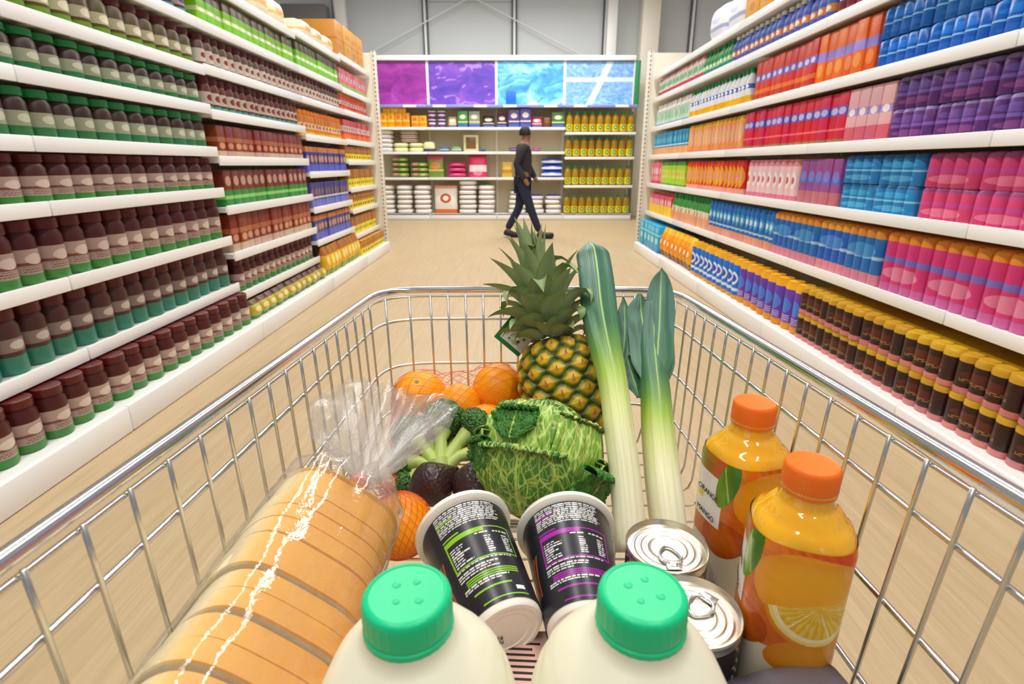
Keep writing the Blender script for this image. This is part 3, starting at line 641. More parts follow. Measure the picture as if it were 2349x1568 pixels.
back('rice_sack', 'pouch', .5, .56, .26, P_('print_rice_stand', '#ece4dc', [(0, .16, '#d8682a'), (.9, 1, '#e8a080')], [(.5, .55, .24, .17, '#c04a2a'), (.5, .55, .12, .09, '#f0e0c8')]), -1.38, BLV[0], 'upright white sack with red emblem between the piles', 'sack', None)

# ------------------------------------------------------------------ the person walking past
def person():
    root = thing('person', 'person in dark top and navy jeans walking past the wall shelves', 'person', T(.16, 8.6, 0))
    def skin(name, verts, edges, radii, mat, rootv=0, sub=1):
        me = bpy.data.meshes.new(name); me.from_pydata(verts, edges, []); o = bpy.data.objects.new(name, me); COL.objects.link(o); o.parent = root
        me.materials.append(mat); s = o.modifiers.new('skin', 'SKIN'); s.use_smooth_shade = True
        for i, r in enumerate(radii): me.skin_vertices[0].data[i].radius = (r, r) if np.isscalar(r) else r
        for i in range(len(verts)): me.skin_vertices[0].data[i].use_root = (i == rootv)
        o.modifiers.new('sub', 'SUBSURF').levels = 2; o.modifiers['sub'].render_levels = 2
        return o
    skinm = plain('skin', '#8a6248', .5)
    V = [(0, 0, .86), (.01, 0, 1.05), (.02, 0, 1.25), (.03, 0, 1.37), (.045, 0, 1.44), (.06, 0, 1.52), (.065, 0, 1.6),
         (.0, -.17, 1.33), (-.1, -.2, 1.1), (.04, -.2, .88), (.09, -.2, .80),
         (.0, .17, 1.33), (.09, .2, 1.1), (.2, .19, .9), (.25, .19, .83),
         (.0, -.09, .82), (.13, -.09, .45), (.27, -.09, .10), (.40, -.09, .045),
         (0, .09, .82), (-.05, .09, .45), (-.24, .09, .12), (-.12, .09, .04)]
    E_ = [(0, 1), (1, 2), (2, 3), (3, 4), (4, 5), (5, 6), (3, 7), (7, 8), (8, 9), (9, 10), (3, 11), (11, 12), (12, 13), (13, 14), (0, 15), (15, 16), (16, 17), (17, 18), (0, 19), (19, 20), (20, 21), (21, 22)]
    rad = [.12, .115, .125, .09, .052, .078, .07, .05, .042, .034, .036, .05, .042, .034, .036, .085, .056, .04, .034, .085, .056, .04, .034]
    skin('body', V, E_, rad, skinm)
    skin('jeans', V[0:1] + V[15:18] + V[19:22], [(0, 1), (1, 2), (2, 3), (0, 4), (4, 5), (5, 6)], [.132, .098, .07, .058, .098, .07, .058], plain('navy_denim', '#1c2440', .8))
    skin('jacket', V[0:4] + [V[7], V[8], V[9], V[11], V[12], V[13]], [(0, 1), (1, 2), (2, 3), (3, 4), (4, 5), (5, 6), (3, 7), (7, 8), (8, 9)], [.145, .135, .145, .11, .066, .056, .048, .066, .056, .048], plain('dark_cloth', '#2c2a30', .85))
    hair = MB(); P = []
    for j in range(9):
        ph = -.35 + (PI / 2 + .35) * j / 8
        P.append([(.055 + .098 * math.cos(ph) * math.cos(t) - .012, .09 * math.cos(ph) * math.sin(t), 1.555 + .105 * math.sin(ph)) for t in np.linspace(.75, 2 * PI - .75, 20)])
    hair.grid(P); h = hair.obj('hair', plain('dark_hair', '#201a18', .6), root); add_mod(h, 'SOLIDIFY', thickness=.012)
    for (x, y, z, rot) in ((.36, -.09, .05, 0), (-.16, .09, .05, .25)):
        s = MB(); s.box((0, 0, 0), (.27, .1, .09), bevel=.035, seg=3); s.obj('shoe', plain('black_shoe', '#1a1a1c', .5), root, M=T(x, y, z) @ Matrix.Rotation(rot, 4, 'Y'))
    return root
person()
# ------------------------------------------------------------------ the shopping trolley
FD = .432                                   # basket floor below the eye
def zr(F): return H - (.184 + .0280 * (F - .27))
def xr(F): return .274 - .0345 * (F - .27)
def xl(F): return -.229 + .036 * (F - .23)
FRONT = .838; REAR = .045; CR = .075
def tauL(F): return .02
def tauR(F): return .02 + .04 * max(0, min(1, (.7 - F) / .45))
def ring(delta, grow=0.0, dz=0.0):
    """outline of the basket at a depth below its rim wire, from the rear left corner round the front to the rear right one"""
    fr = FRONT - .06 * delta + grow; P = []
    L = lambda F: xl(F) + tauL(F) * delta - grow
    Rr = lambda F: xr(F) - tauR(F) * delta + grow
    for F in np.linspace(REAR, fr - CR, 24): P.append((L(F), F))
    for k in range(1, 8):
        t = k / 8; a, b, c = (L(fr - CR), fr - CR), (L(fr), fr + .004), (L(fr) + CR, fr)
        P.append(tuple((1 - t) ** 2 * a[i] + 2 * t * (1 - t) * b[i] + t * t * c[i] for i in (0, 1)))
    for x in np.linspace(L(fr) + CR, Rr(fr) - CR, 12): P.append((x, fr + .004 * math.sin(PI * (x - L(fr)) / (Rr(fr) - L(fr)))))
    for k in range(1, 8):
        t = k / 8; a, b, c = (Rr(fr) - CR, fr), (Rr(fr), fr + .004), (Rr(fr - CR), fr - CR)
        P.append(tuple((1 - t) ** 2 * a[i] + 2 * t * (1 - t) * b[i] + t * t * c[i] for i in (0, 1)))
    for F in np.linspace(fr - CR, REAR, 24): P.append((Rr(F), F))
    return [(x, F, zr(F) - delta + dz) for (x, F) in P]
trolley = thing('shopping_trolley', 'chrome wire shopping trolley holding groceries in the middle of the aisle', 'trolley', T(.025, .45, 0))
TI = T(-.025, -.45, 0)
m = MB(); m.tube(ring(0, .004, .0095), .0056, 14, closed=True); m.obj('rim', CHROME, trolley, M=TI, angle=0)
m = MB()
for dl in (0, .0375, .112, .183): m.tube(ring(dl), .0023 if dl else .0019, 8)
zf = H - FD
F = .065; n_u = 0
while F < FRONT - CR + .004:
    P = []; top = zr(F); dmax = top - zf - .012
    for d in (-.004, .02, .06, .1, .14, .18, dmax - .02): P.append((xl(F) + tauL(F) * d + .0032, F, top - d))
    for a in (.25, .6, 1): P.append((xl(F) + tauL(F) * dmax + .003 + .013 * a * a, F, zf - .0035 + .03 * (1 - a) ** 2))
    for a in (1, .6, .25): P.append((xr(F) - tauR(F) * dmax - .003 - .013 * a * a, F, zf - .0035 + .03 * (1 - a) ** 2))
    for d in (dmax - .02, .18, .14, .1, .06, .02, -.004): P.append((xr(F) - tauR(F) * d - .0032, F, top - d))
    m.tube(P, .00165, 6); F += .0345; n_u += 1
top_ring = ring(0); low = ring(.19)
for k in list(range(25, 51)):
    if 31 <= k <= 43 or k in (26, 29, 45, 48):
        a, b = Vector(top_ring[k]), Vector(low[k]); inn = Vector((0.025, .45, 0)) - a; inn.z = 0; inn.normalize()
        q = Vector(b) + inn * .003; e = Vector((q.x, q.y, zf - .003)) + inn * .03
        m.tube([a + inn * .0035 + Vector((0, 0, .003)), a.lerp(b, .5) + inn * .0035, q, (q.x + inn.x * .004, q.y + inn.y * .004, zf + .014), tuple(e)], .00165, 6)
for x in np.linspace(-.17, .22, 6): m.tube([(x, REAR, zf - .0068), (x, FRONT - .05, zf - .0068)], .002, 6)
m.obj('wire_lattice', WIRE, trolley, M=TI, angle=0)
m = MB()
for x in (-.15, .2): m.tube([(x * 1.2, .06, .93), (x * 1.2, .02, .55), (x * 1.35, .1, .2), (x * 1.3, .12, .13)], .011, 10); m.tube([(x * 1.3, .12, .15), (x * 1.1, .72, .15)], .011, 10); m.tube([(x * 1.15, .12, .17), (x * .9, .2, .645)], .009, 10)
m.tube([(-.165, .72, .15), (.22, .72, .15)], .011, 10); m.tube([(-.18, .2, .648), (.18, .2, .648)], .009, 10); m.tube([(-.18, .6, .645), (.18, .6, .645)], .009, 10); m.tube([(-.1, .72, .15), (-.1, .62, .645)], .009, 10); m.tube([(.14, .72, .15), (.14, .62, .645)], .009, 10)
m.obj('chassis', CHROME, trolley, M=TI, angle=0)
m = MB(); m.tube([(-.26, -.10, .98), (.31, -.10, .98)], .014, 12); m.obj('handle', plain('handle_plastic', '#2b5fa8', .4), trolley, M=TI)
for (x, y) in ((-.195, .12), (.26, .12), (-.165, .70), (.22, .70)):
    m = MB(); m.box((0, 0, .085), (.03, .05, .07), bevel=.006); c = m.obj('caster', CHROME, trolley, M=T(x - .025, y - .45, 0))
    w = MB(); w.lathe([(.03, -.012), (.05, -.012), (.05, .012), (.03, .012)], 24, M=T(0, -.0, .0502) @ Matrix.Rotation(PI / 2, 4, 'Y')); w.obj('wheel', RUBBER, c)

# ------------------------------------------------------------------ milk bottles
def milk_mat():
    s = N('milk_plastic'); s.pbr('#f1edd6', .34, Subsurface_Weight=.35, Subsurface_Scale=.02, Subsurface_Radius=(1.0, .9, .7)); return s.m
MILK = milk_mat()
def capgreen():
    s = N('green_cap'); s.pbr('#03cc8a', .38, Subsurface_Weight=.1, Subsurface_Scale=.004, Subsurface_Radius=(.3, 1, .7)); return s.m
GREEN = capgreen()
def make_milk(x, F, rz, label):
    root = thing('milk_bottle', label, 'bottle', T(x, F, zf) @ RZ(rz), 'milk bottles with green caps')
    prof = [(0, .046, 4), (.004, .050, 4), (.012, .0515, 4.2), (.06, .0518, 4.2), (.125, .0518, 4.2), (.145, .0516, 3.8), (.163, .0505, 3.4), (.178, .048, 3), (.191, .0442, 2.7), (.202, .0392, 2.4), (.211, .0332, 2.2), (.217, .0280, 2.05), (.2205, .0235, 2), (.222, .0215, 2), (.225, .0215, 2), (.236, .018, 2)]
    from_z = np.array([p[0] for p in prof]); A = np.array([p[1] for p in prof]); EX = np.array([p[2] for p in prof]); P = []
    zs = np.concatenate([np.linspace(0, .012, 4), np.linspace(.02, .14, 16), np.linspace(.144, .236, 34)])
    for z in zs:
        a = np.interp(z, from_z, A); e = np.interp(z, from_z, EX); row = []
        for k in range(96):
            t = 2 * PI * k / 96; c, s_ = math.cos(t), math.sin(t)
            r = a / (abs(c) ** e + abs(s_) ** e) ** (1 / e)
            # moulded arches on each face below the shoulder
            face = (t % (PI / 2)) / (PI / 2); u = abs(face - .0 if face < .5 else face - 1) * 2
            arch = .160 + .026 * min(1, u / .55) ** .6
            dd = (z - arch) / .0045
            r -= .0008 * math.exp(-dd * dd) + .0009 / (1 + math.exp(min(40, max(-40, (z - arch) / .004))))
            row.append((r * c, r * s_, z))
        P.append(row)
    mb = MB(); mb.grid(P, wrap_u=True); mb.f.append(tuple(range(96))[::-1]); mb.mi.append(0); mb.obj('bottle_body', MILK, root, angle=0)
    cp = MB(); n = 240; P = []
    for (r, z, rib) in ((.0175, .2235, 0), (.0208, .2236, .3), (.0212, .2265, .4), (.0211, .2285, .3), (.0203, .2292, 0), (.0206, .2302, .3), (.0207, .233, 1), (.0207, .2405, 1), (.0203, .2430, .6), (.0194, .2444, 0), (.0175, .2450, 0), (.0172, .2446, 0), (.01, .2447, 0), (0.0001, .2447, 0)):
        P.append([(r * (1 + rib * .012 * max(0, math.cos(30 * 2 * PI * k / n)) ** 3) * math.cos(2 * PI * k / n), r * (1 + rib * .012 * max(0, math.cos(30 * 2 * PI * k / n)) ** 3) * math.sin(2 * PI * k / n), z) for k in range(n)])
    cp.grid(P, wrap_u=True)
    for (bx, by, br) in ((-.006, .004, .0022), (.003, .007, .002), (.007, -.004, .0022), (-.003, -.006, .0018)):
        cp.lathe([(br, .2444), (br * .9, .2450), (0, .2453)], 12, M=T(bx, by, 0))
    cp.obj('cap', GREEN, root)
make_milk(-.0487, .199, R(-6), 'milk bottle with green cap, left one of the front pair')
make_milk(.0608, .200, R(5), 'milk bottle with green cap, right one beside the food cans')

# ------------------------------------------------------------------ food cans
TIN = plain('tin', (.77, .71, .61, 1), .28, 1.0)
def can_label():
    s = N('black_can_label'); g = s.sep(s.attr('uvp')); x, z = g[0], g[1]
    br = s.n('ShaderNodeTexBrick'); s.put(br.inputs['Vector'], s.comb(x, z, 0)); br.inputs['Scale'].default_value = 1
    br.inputs['Brick Width'].default_value = .035; br.inputs['Row Height'].default_value = .042; br.inputs['Mortar Size'].default_value = .011; br.inputs['Mortar Smooth'].default_value = 0
    txt = s.math('SUBTRACT', 1, br.outputs['Fac'])
    reg = s.math('LESS_THAN', s.math('FRACT', s.math('MULTIPLY', x, 4)), .55)
    c = s.mix(s.math('MULTIPLY', s.math('MULTIPLY', txt, reg), s.math('MULTIPLY', s.math('GREATER_THAN', z, .12), s.math('LESS_THAN', z, .8))), '#171411', '#d8d6d0')
    c = s.mix(s.math('MULTIPLY', s.math('MULTIPLY', reg, txt), s.math('MULTIPLY', s.math('GREATER_THAN', z, .84), s.math('LESS_THAN', z, .93))), c, '#e0b012')
    s.pbr(c, .35); return s.m
CANL = can_label()
def make_can(x, F, rz, label):
    r = .0365; h = .109
    root = thing('food_can', label, 'can', T(x, F, zf) @ RZ(rz), 'food cans with ring pulls')
    b = MB(); b.lathe([(r * .9, 0), (r * .985, .001), (r * 1.0, .003), (r * .975, .006), (r * .975, h - .008), (r * .985, h - .004), (r * 1.0, h - .0025), (r * 1.0, h - .0008), (r * .985, h), (r * .965, h - .001), (r * .945, h - .0055), (r * .93, h - .006)], 72); 
    b.f.pop(); b.mi.pop()
    b.obj('can_body', TIN, root)
    lid = MB(); P = [(r * .945, h - .0055)]
    for q in np.linspace(.93, 0.0, 110):
        z = h - .0055 + .00042 * math.exp(-((q - .80) / .03) ** 2) + .00042 * math.exp(-((q - .64) / .03) ** 2) + .00042 * math.exp(-((q - .46) / .03) ** 2) - .0004 / (1 + math.exp((q - .40) / .02))
        P.append((r * max(q, .0005), z))
    lid.lathe(P, 72, cap0=False); lid.obj('lid', TIN, root, angle=0)
    lb = MB(); n = 64; G = []; U = []
    for z in (.008, .06, h - .010):
        G.append([(r * .98 * math.cos(2 * PI * k / n), r * .98 * math.sin(2 * PI * k / n), z) for k in range(n + 1)]); U.append([(k / n, z / h, 0) for k in range(n + 1)])
    lb.grid(G, uv=U); lb.obj('paper_label', CANL, root)
    # ring pull
    rp = MB(); zt = h - .0035; pts = []
    for k in range(32):
        a = 2 * PI * k / 32; pts.append((.0095 * math.cos(a) * (1 if math.sin(a) > 0 else 1 - .28 * abs(math.sin(a))), -.010 + (.0085 if math.sin(a) > 0 else .0135) * math.sin(a), zt + .0004 * math.sin(a)))
    pts = [(p[0], -.012 - (p[1] + .010), p[2]) for p in pts]
    rp.tube(pts, .0013, 8, closed=True)
    rp.box((0, -.0225, zt - .0003), (.013, .010, .0013), bevel=.0006); rp.lathe([(.0034, zt - .0005), (.0034, zt + .0009), (.0024, zt + .0014), (0, zt + .0011)], 20, M=T(0, -.0222, 0)); rp.lathe([(.0018, zt + .001), (.0018, zt + .0017), (0, zt + .0017)], 16, M=T(0, -.0222, 0))
    rp.tube([(-.009, -.0105, zt), (-.0065, -.021, zt)], .0012, 6); rp.tube([(.009, -.0105, zt), (.0065, -.021, zt)], .0012, 6)
    rp.obj('ring_pull', plain('pull_steel', (.6, .6, .62, 1), .3, 1.0), root)
make_can(.1393, .4005, 0, 'food can with ring pull in front of the leek stems')
make_can(.1390, .3265, R(130), 'food can with ring pull half hidden behind the right milk cap')

# ------------------------------------------------------------------ pots with dark printed sleeves
def sleeve_colors(kind, nu=420, nv=260):
    rng = np.random.RandomState(3 if kind == 'green' else 5)
    acc = L3('#86c01c') if kind == 'green' else L3('#a81ca8')
    C = np.tile(L3('#23222a'), (nv, nu, 1)); white = L3('#d2d2d0')
    u = np.linspace(0, 1, nu)[None, :]; v = np.linspace(0, 1, nv)[:, None]
    def rect(u0, u1, v0, v1, c): C[((u >= u0) & (u <= u1)) & ((v >= v0) & (v <= v1))] = c
    def frame(u0, u1, v0, v1, t, c):
        rect(u0, u1, v1 - t, v1, c); rect(u0, u1, v0, v0 + t, c); rect(u1 - t * .6, u1, v0, v1, c); rect(u0, u0 + t * .6, v0, v1, c)
    def lines(u0, u1, v0, v1, step, th, ragged=.2, align='l'):
        vv = v1
        while vv - th > v0:
            e = u1 - (u1 - u0) * rng.rand() * ragged; s_ = u0
            if align == 'r': e, s_ = u1, u0 + (u1 - u0) * rng.rand() * ragged
            p = s_
            while p < e:
                q = min(e, p + rng.uniform(.008, .028)); rect(p, q, vv - th, vv, white); p = q + .004
            vv -= step
    A, B = .36, .63
    lines(A, B - .02, .76, .985, .0215, .0135, .12)
    rect(A, A + .07, .885, .90, acc)
    frame(A, B, .40, .70, .010, acc); rect(A, A + .16, .655, .70, acc); rect(A, A + .07, .715, .73, acc)
    lines(A + .12, A + .17, .62, .645, .02, .012, 0); lines(A + .19, B - .015, .62, .645, .02, .012, 0)
    lines(A + .01, A + .10, .42, .61, .024, .014, .6); lines(A + .15, A + .18, .42, .60, .022, .013, .3); lines(B - .05, B - .015, .42, .60, .022, .013, .3)
    lines(A, B - .03, .37, .395, .02, .012, .05); lines(A, B - .09, .30, .36, .022, .013, .4)
    for k in range(3): rect(A + .02, B - .03, .235 + k * .018, .246 + k * .018, acc)
    lines(A, B - .06, .17, .225, .022, .013, .3); rect(A + .03, B - .08, .135, .15, acc)
    rect(B - .07, B - .03, .07, .105, L3('#e8f0ea')); rect(A + .05, B - .02, .03, .042, acc)
    # artwork on the other side of the sleeve
    for k in range(26):
        cu, cv = B + .13 + rng.uniform(-.035, .05), rng.uniform(.05, .97)
        c = acc * rng.uniform(.5, 1.1) if rng.rand() < .75 else white
        a = rng.uniform(.2, .9); du = (u - cu); dv = (v - cv) * .5
        C[(abs(du * math.cos(a) + dv * math.sin(a)) < .016) & (abs(-du * math.sin(a) + dv * math.cos(a)) < .005)] = c
    for k in range(3):
        cu = A - .06 - .02 * k; C[(abs(u - cu - .06 * (v - .3) ** 2 * 4) < .006) & (v > .22) & (v < .6)] = L3('#a85c30')
    return C
PRINT = None
def print_mat(name, rough=.3, **kw):
    s = N(name); s.pbr(s.attr('Col', 0), rough, **kw); return s.m
SLEEVE = print_mat('printed_sleeve', .3)
POTW = plain('pot_white', '#eee9df', .4)
def make_pot(base, rim, roll, kind, label, rb=.0345, rr=.0475):
    ax = (rim - base); L = ax.length; z = ax.normalized(); up = Vector((0, 0, 1)); y = (up - z * up.dot(z)).normalized(); x = y.cross(z)
    M = Matrix.Translation(base) @ Matrix((x, y, z)).transposed().to_4x4() @ RZ(roll)
    root = thing('yogurt_pot', label, 'pot', M, 'pots lying on their sides')
    b = MB(); rad = lambda t: rb + (rr - rb) * t
    b.lathe([(rb * .62, .002), (rb * .64, .0012), (rb * .8, .0012), (rb * .84, 0), (rb * .95, 0), (rb, .002), (rad(.9), L * .9), (rr, L - .006)], 72); b.obj('pot_body', POTW, root)
    rm = MB(); rm.lathe([(rr - .001, L - .009), (rr + .002, L - .009), (rr + .0058, L - .006), (rr + .0062, L - .002), (rr + .005, L), (0, L)], 72); rm.obj('rim', plain('pot_rim', '#f2efe6', .35), root)
    nu, nv = 420, 260; C = sleeve_colors(kind, nu, nv); P = np.zeros((nv, nu, 3))
    th = np.linspace(0, 2 * PI, nu) - PI / 2   # the printed panel faces up
    for j in range(nv):
        t = .045 + .88 * j / (nv - 1); r = rad(t) + .0007
        P[j, :, 0] = r * np.cos(th); P[j, :, 1] = r * np.sin(th); P[j, :, 2] = t * L
    s = MB(); s.grid(P, col=C); s.obj('printed_sleeve', SLEEVE, root, angle=0)
    if kind == 'green':
        for body, yy in (('NOV', -.0105), ('9333', -.0045)): text('date_stamp', body, .0062, plain('stamp_ink', '#4a4440', .6), root, T(.010, yy, .0008) @ Matrix.Rotation(PI, 4, 'X'))
make_pot(W(-.0036, .3700, .3935), W(-.0535, .494, .3795), R(0), 'green', 'dark pot with green printed panels lying left, white base showing')
make_pot(W(.0662, .3700, .3935), W(.0585, .495, .3795), R(0), 'purple', 'dark pot with purple printed panels lying beside the leek stems')
pk = thing('meat_pack', 'flat pink packet with black print lying under the pots', 'packet', T(.03, .315, zf) @ RZ(R(-3)))
MB().box((0, 0, .008), (.13, .16, .015), bevel=.004).obj('packet', plain('pink_wrap', '#e3b7ac', .3), pk)
m = MB()
for i in range(9): m.box((-.04 + .0, .07 - i * .006, .0157), (.07 - .02 * random.random(), .0022, .0004))
m.obj('print', plain('black_print', '#1c1816', .5), pk, smooth=False)

# ------------------------------------------------------------------ juice bottles
def juice_label(nu=440, nv=280):
    U, V = np.meshgrid(np.linspace(-180, 180, nu), np.linspace(0, 1, nv)); X = U / 100.0 * 1.05; Y = (V - .3) / .7 * 2.0 - .28     # about equal units
    C = np.zeros((nv, nu, 3)); rng = np.random.RandomState(2)
    g = np.zeros_like(U)
    for k in range(40): g += np.sin(X * rng.uniform(6, 60) + Y * rng.uniform(6, 60) + rng.uniform(0, 6)) / 40 * .8
    def put_(mask, col, col2=None, f=None):
        c = np.tile(L3(col), (nv, nu, 1))
        if col2 is not None: c = c * (1 - f[..., None]) + L3(col2) * f[..., None]
        C[mask] = c[mask]
    def ell(cx, cy, rx, ry, a=0.0, p=2):
        dx, dy = X - cx, Y - cy; c, s_ = math.cos(a), math.sin(a)
        return (abs((dx * c + dy * s_) / rx) ** p + abs((-dx * s_ + dy * c) / ry) ** p)
    put_(np.ones_like(U, bool), '#d8741a', '#c8481a', np.clip(.5 + g + .3 * np.sin(X * 2), 0, 1))
    for cx in (-1.72, 1.75):
        e = ell(cx, .9, .5, .9); put_(e < 1, '#e88a1c', '#b8c03a', np.clip(.5 + .5 * (Y - .8) + g, 0, 1))
    e = ell(-.85, 1.72, .55, .5, .5); put_(e < 1, '#cf4a1c', '#6f8a2e', np.clip((-X - .7) * 1.6 + g, 0, 1))           # mango
    e = ell(.2, 1.72, .85, .52, -.15); put_(e < 1, '#d4431a', '#e88a1e', np.clip((.4 - X) * .8 + g, 0, 1))
    e = ell(1.0, 1.62, .5, .55, .2); put_(e < 1, '#e0601a', '#c8381a', np.clip((X - .9) * 1.5 + g, 0, 1))
    e = ell(1.35, 1.15, .28, .85, -.12); put_(e < 1, '#a6b428', '#b0482a', np.clip(.9 - Y * .75 + g * .5, 0, 1))
    e = ell(-.62, .45, .36, .34); put_(e < 1, '#d8701c', '#c04a16', np.clip(e, 0, 1))
    put_((Y < .30), '#ddd3bd')
    e = ell(-.62, .48, .36, .3); put_(e < 1, '#d8701c', '#b84a16', np.clip(e + g, 0, 1))
    e = ell(.35, .24, .62, .30, .1); put_(e < 1, '#e59a1e', '#d27812', np.clip(e * .8 + g * .4, 0, 1))
    e = ell(1.0, .55, .45, .3, .7); put_(e < 1, '#6a7a24', '#3f4a18', np.clip(e, 0, 1))
    e = ell(.10, 1.20, .60, .46, -.1, 2.4); put_(e < 1, '#f6ac1e', '#e68c16', np.clip((e - .2) * 1.0 + g * .35, 0, 1))       # big orange
    # orange slice: half disc with rind, pith and flesh
    a = -.32; dx, dy = X - .22, Y - 1.02; q = dx * math.sin(-a) * -1 * -1
    t = dy * math.cos(a) + dx * math.sin(a); rr = np.sqrt((dx) ** 2 + (dy * .95) ** 2)
    half = (dy - .28 * dx) < .02
    put_(half & (rr < .58), '#e08a18'); put_(half & (rr < .535), '#f4d878'); put_(half & (rr < .49), '#f6e8b8')
    ang = np.arctan2(dy, dx); fl = half & (rr < .44) & (np.abs(np.sin(ang * 3.0 + .4)) > .07)
    put_(fl, '#e8b020', '#f6d868', np.clip(.3 + .35 * np.sin(ang * 31 + 9 * g + 6 * rr) * (rr > .1) + 2 * g, 0, 1))
    # white panel with lettering lies on its own patch
    put_((X > -1.28) & (X < -.66) & (Y > .62) & (Y < 1.42), '#efe9e4')
    put_((X > -1.22) & (X < -1.08) & (Y > .93) & (Y < 1.03), '#e8c41c')
    # leaf
    e = ell(-.62, 1.40, .15, .42, -.22); s_ = (X + .62) + .22 * (Y - 1.40); put_(e < 1, '#6f9a1c', '#3f7414', np.clip(.5 + s_ * 5, 0, 1)); put_((e < .9) & (np.abs(s_) < .012), '#a8c840')
    # a second slice wedge on the other side of the panel
    dx, dy = X + 1.75, Y - 1.0; rr = np.sqrt(dx ** 2 + dy ** 2); hf = (dx > -.05)
    put_(hf & (rr < .36), '#f0d890'); put_(hf & (rr < .30), '#e8a81c', '#f2cc50', np.clip(.5 + .6 * np.sin(np.arctan2(dy, dx) * 40), 0, 1))
    return C
def juice_body():
    s = N('juice_in_clear_plastic'); o = s.coord('Object')
    n_ = s.noise(o, 60, 3, .5, 1.0); c = s.mix(n_, '#f6a707', '#ffc21a')
    s.pbr(c, .08, normal=s.bump(s.noise(o, 90, 2), .12, .002), Subsurface_Weight=.4, Subsurface_Scale=.012, Subsurface_Radius=(1, .5, .1), Coat_Weight=1.0, Coat_Roughness=.04, Specular_IOR_Level=.6); return s.m
JUICE = juice_body(); LABEL = print_mat('printed_fruit_label', .28); OCAP = plain('orange_cap', '#ff7616', .36)
INK = plain('label_ink', '#2a2622', .5)
_jm = {}
def make_juice(x, F, rz, label, tilt=(0, 0)):
    root = thing('juice_bottle', label, 'bottle', T(x, F, zf) @ Matrix.Rotation(tilt[0], 4, 'X') @ Matrix.Rotation(tilt[1], 4, 'Y') @ RZ(rz) @ Matrix.Scale(1.03, 4, (0, 0, 1)), 'orange juice bottles with orange caps')
    LH = .175
    def sect(z, n, th):
        pz = [0, .003, .01, .168, LH, .178, .182, .185, .190, .193, .195, .200, .204, .2055, .21, .22]; pr = [.030, .0335, .0350, .0354, .0345, .0336, .0316, .0286, .0246, .0220, .0192, .018, .0178, .0192, .0178, .0175]; pe = [2.6, 2.8, 2.8, 2.8, 2.6, 2.4, 2.2, 2, 2, 2, 2, 2, 2, 2, 2, 2]
        a = np.interp(z, pz, pr); e = np.interp(z, pz, pe)
        return a / (np.abs(np.cos(th)) ** e + np.abs(np.sin(th)) ** e) ** (1 / e)
    if not _jm:
        th = np.linspace(0, 2 * PI, 96, endpoint=False); P = []
        for z in np.concatenate([np.linspace(0, .148, 14), np.linspace(.15, .22, 46)]):
            r = sect(z, 0, th); P.append(np.stack([r * np.cos(th), r * np.sin(th), np.full_like(th, z)], 1))
        b = MB(); b.grid(np.array(P), wrap_u=True); b.f.append(tuple(range(96))[::-1]); b.mi.append(0); _jm['body'] = b.mesh('bottle_body', JUICE, angle=0)
        nu, nv = 440, 280; th = np.linspace(0, 2 * PI, nu) - PI / 2 - PI; P = np.zeros((nv, nu, 3))
        for j in range(nv):
            t_ = j / (nv - 1); z = .003 + (LH - .003 + .006 * np.cos(2 * th) * 0) * t_; r = sect(z, 0, th) + .0006
            P[j, :, 0] = r * np.cos(th); P[j, :, 1] = r * np.sin(th); P[j, :, 2] = z
        b = MB(); b.grid(P, col=juice_label(nu, nv)); _jm['label'] = b.mesh('fruit_label', LABEL, angle=0)
        n = 240; P = []
        for (r, z, rib) in ((.0172, .2032, 0), (.0186, .2032, 0), (.0189, .2045, 0), (.0186, .2058, 0), (.0186, .2064, 1), (.0184, .2205, 1), (.0178, .2228, .3), (.0166, .2238, 0), (.0155, .2235, 0), (.0001, .2235, 0)):
            rr = [r * (1 + rib * .018 * (.5 + .5 * math.cos(60 * 2 * PI * k / n))) for k in range(n)]
            P.append([(rr[k] * math.cos(2 * PI * k / n), rr[k] * math.sin(2 * PI * k / n), z) for k in range(n)])
        b = MB(); b.grid(P, wrap_u=True); _jm['cap'] = b.mesh('cap', OCAP)
    objs = {}
    for nm, key in (('bottle_body', 'body'), ('fruit_label', 'label'), ('cap', 'cap')):
        o = bpy.data.objects.new(nm, _jm[key]); o.parent = root; COL.objects.link(o); objs[key] = o
    # lettering on the white panel: centre of the panel lies at about -92 degrees round from the front
    for body, z, sz in (('ORANGE', .137, .0075), ('MANGO', .115, .0075)):
        a = R(-92) - PI / 2
        rad = float(sect(z, 0, np.array([a]))[0]) + .0011
        M = T(rad * math.cos(a), rad * math.sin(a), z) @ RZ(a + PI / 2) @ Matrix.Rotation(PI / 2, 4, 'X')
        text('lettering', body, sz, INK, objs['label'], M, .0001)
view = math.atan2(-.33, -.22)
make_juice(.2150, .336, R(-20), 'juice bottle with orange cap, nearer one, orange slice on its label')
make_juice(.2190, .441, R(14), 'juice bottle with orange cap, standing behind the nearer one', tilt=(R(0), R(0)))
gp = thing('grey_bag', 'dark grey plastic packet in the right corner before the juice bottles', 'packet', T(*W(.174, .262, .392)) @ Matrix.Rotation(R(-14), 4, 'Y'))
m = MB(); P = []
for j in range(17):
    v = j / 16; row = []
    for i in range(25):
        u = i / 24; x = -.045 + .115 * u; y = -.05 + .09 * v; hgt = .05 * (math.sin(PI * min(1, u * .5 + .25)) ** .7) * (math.sin(PI * (.12 + .76 * v)) ** .5)
        row.append((x, y, hgt + .004 * noise.noise((x * 40, y * 40, 1)) - .087 * 0))
    P.append(row)
Q = [[(p[0], p[1], -.03) for p in row] for row in P]
m.grid(P); m.grid(Q, flip=True)
for A_, B_ in ((P[0], Q[0]), (P[-1], Q[-1]), ([r[0] for r in P], [r[0] for r in Q]), ([r[-1] for r in P], [r[-1] for r in Q])): m.grid([A_, B_])
m.obj('packet', plain('grey_film', '#68646c', .3), gp); m2 = MB()
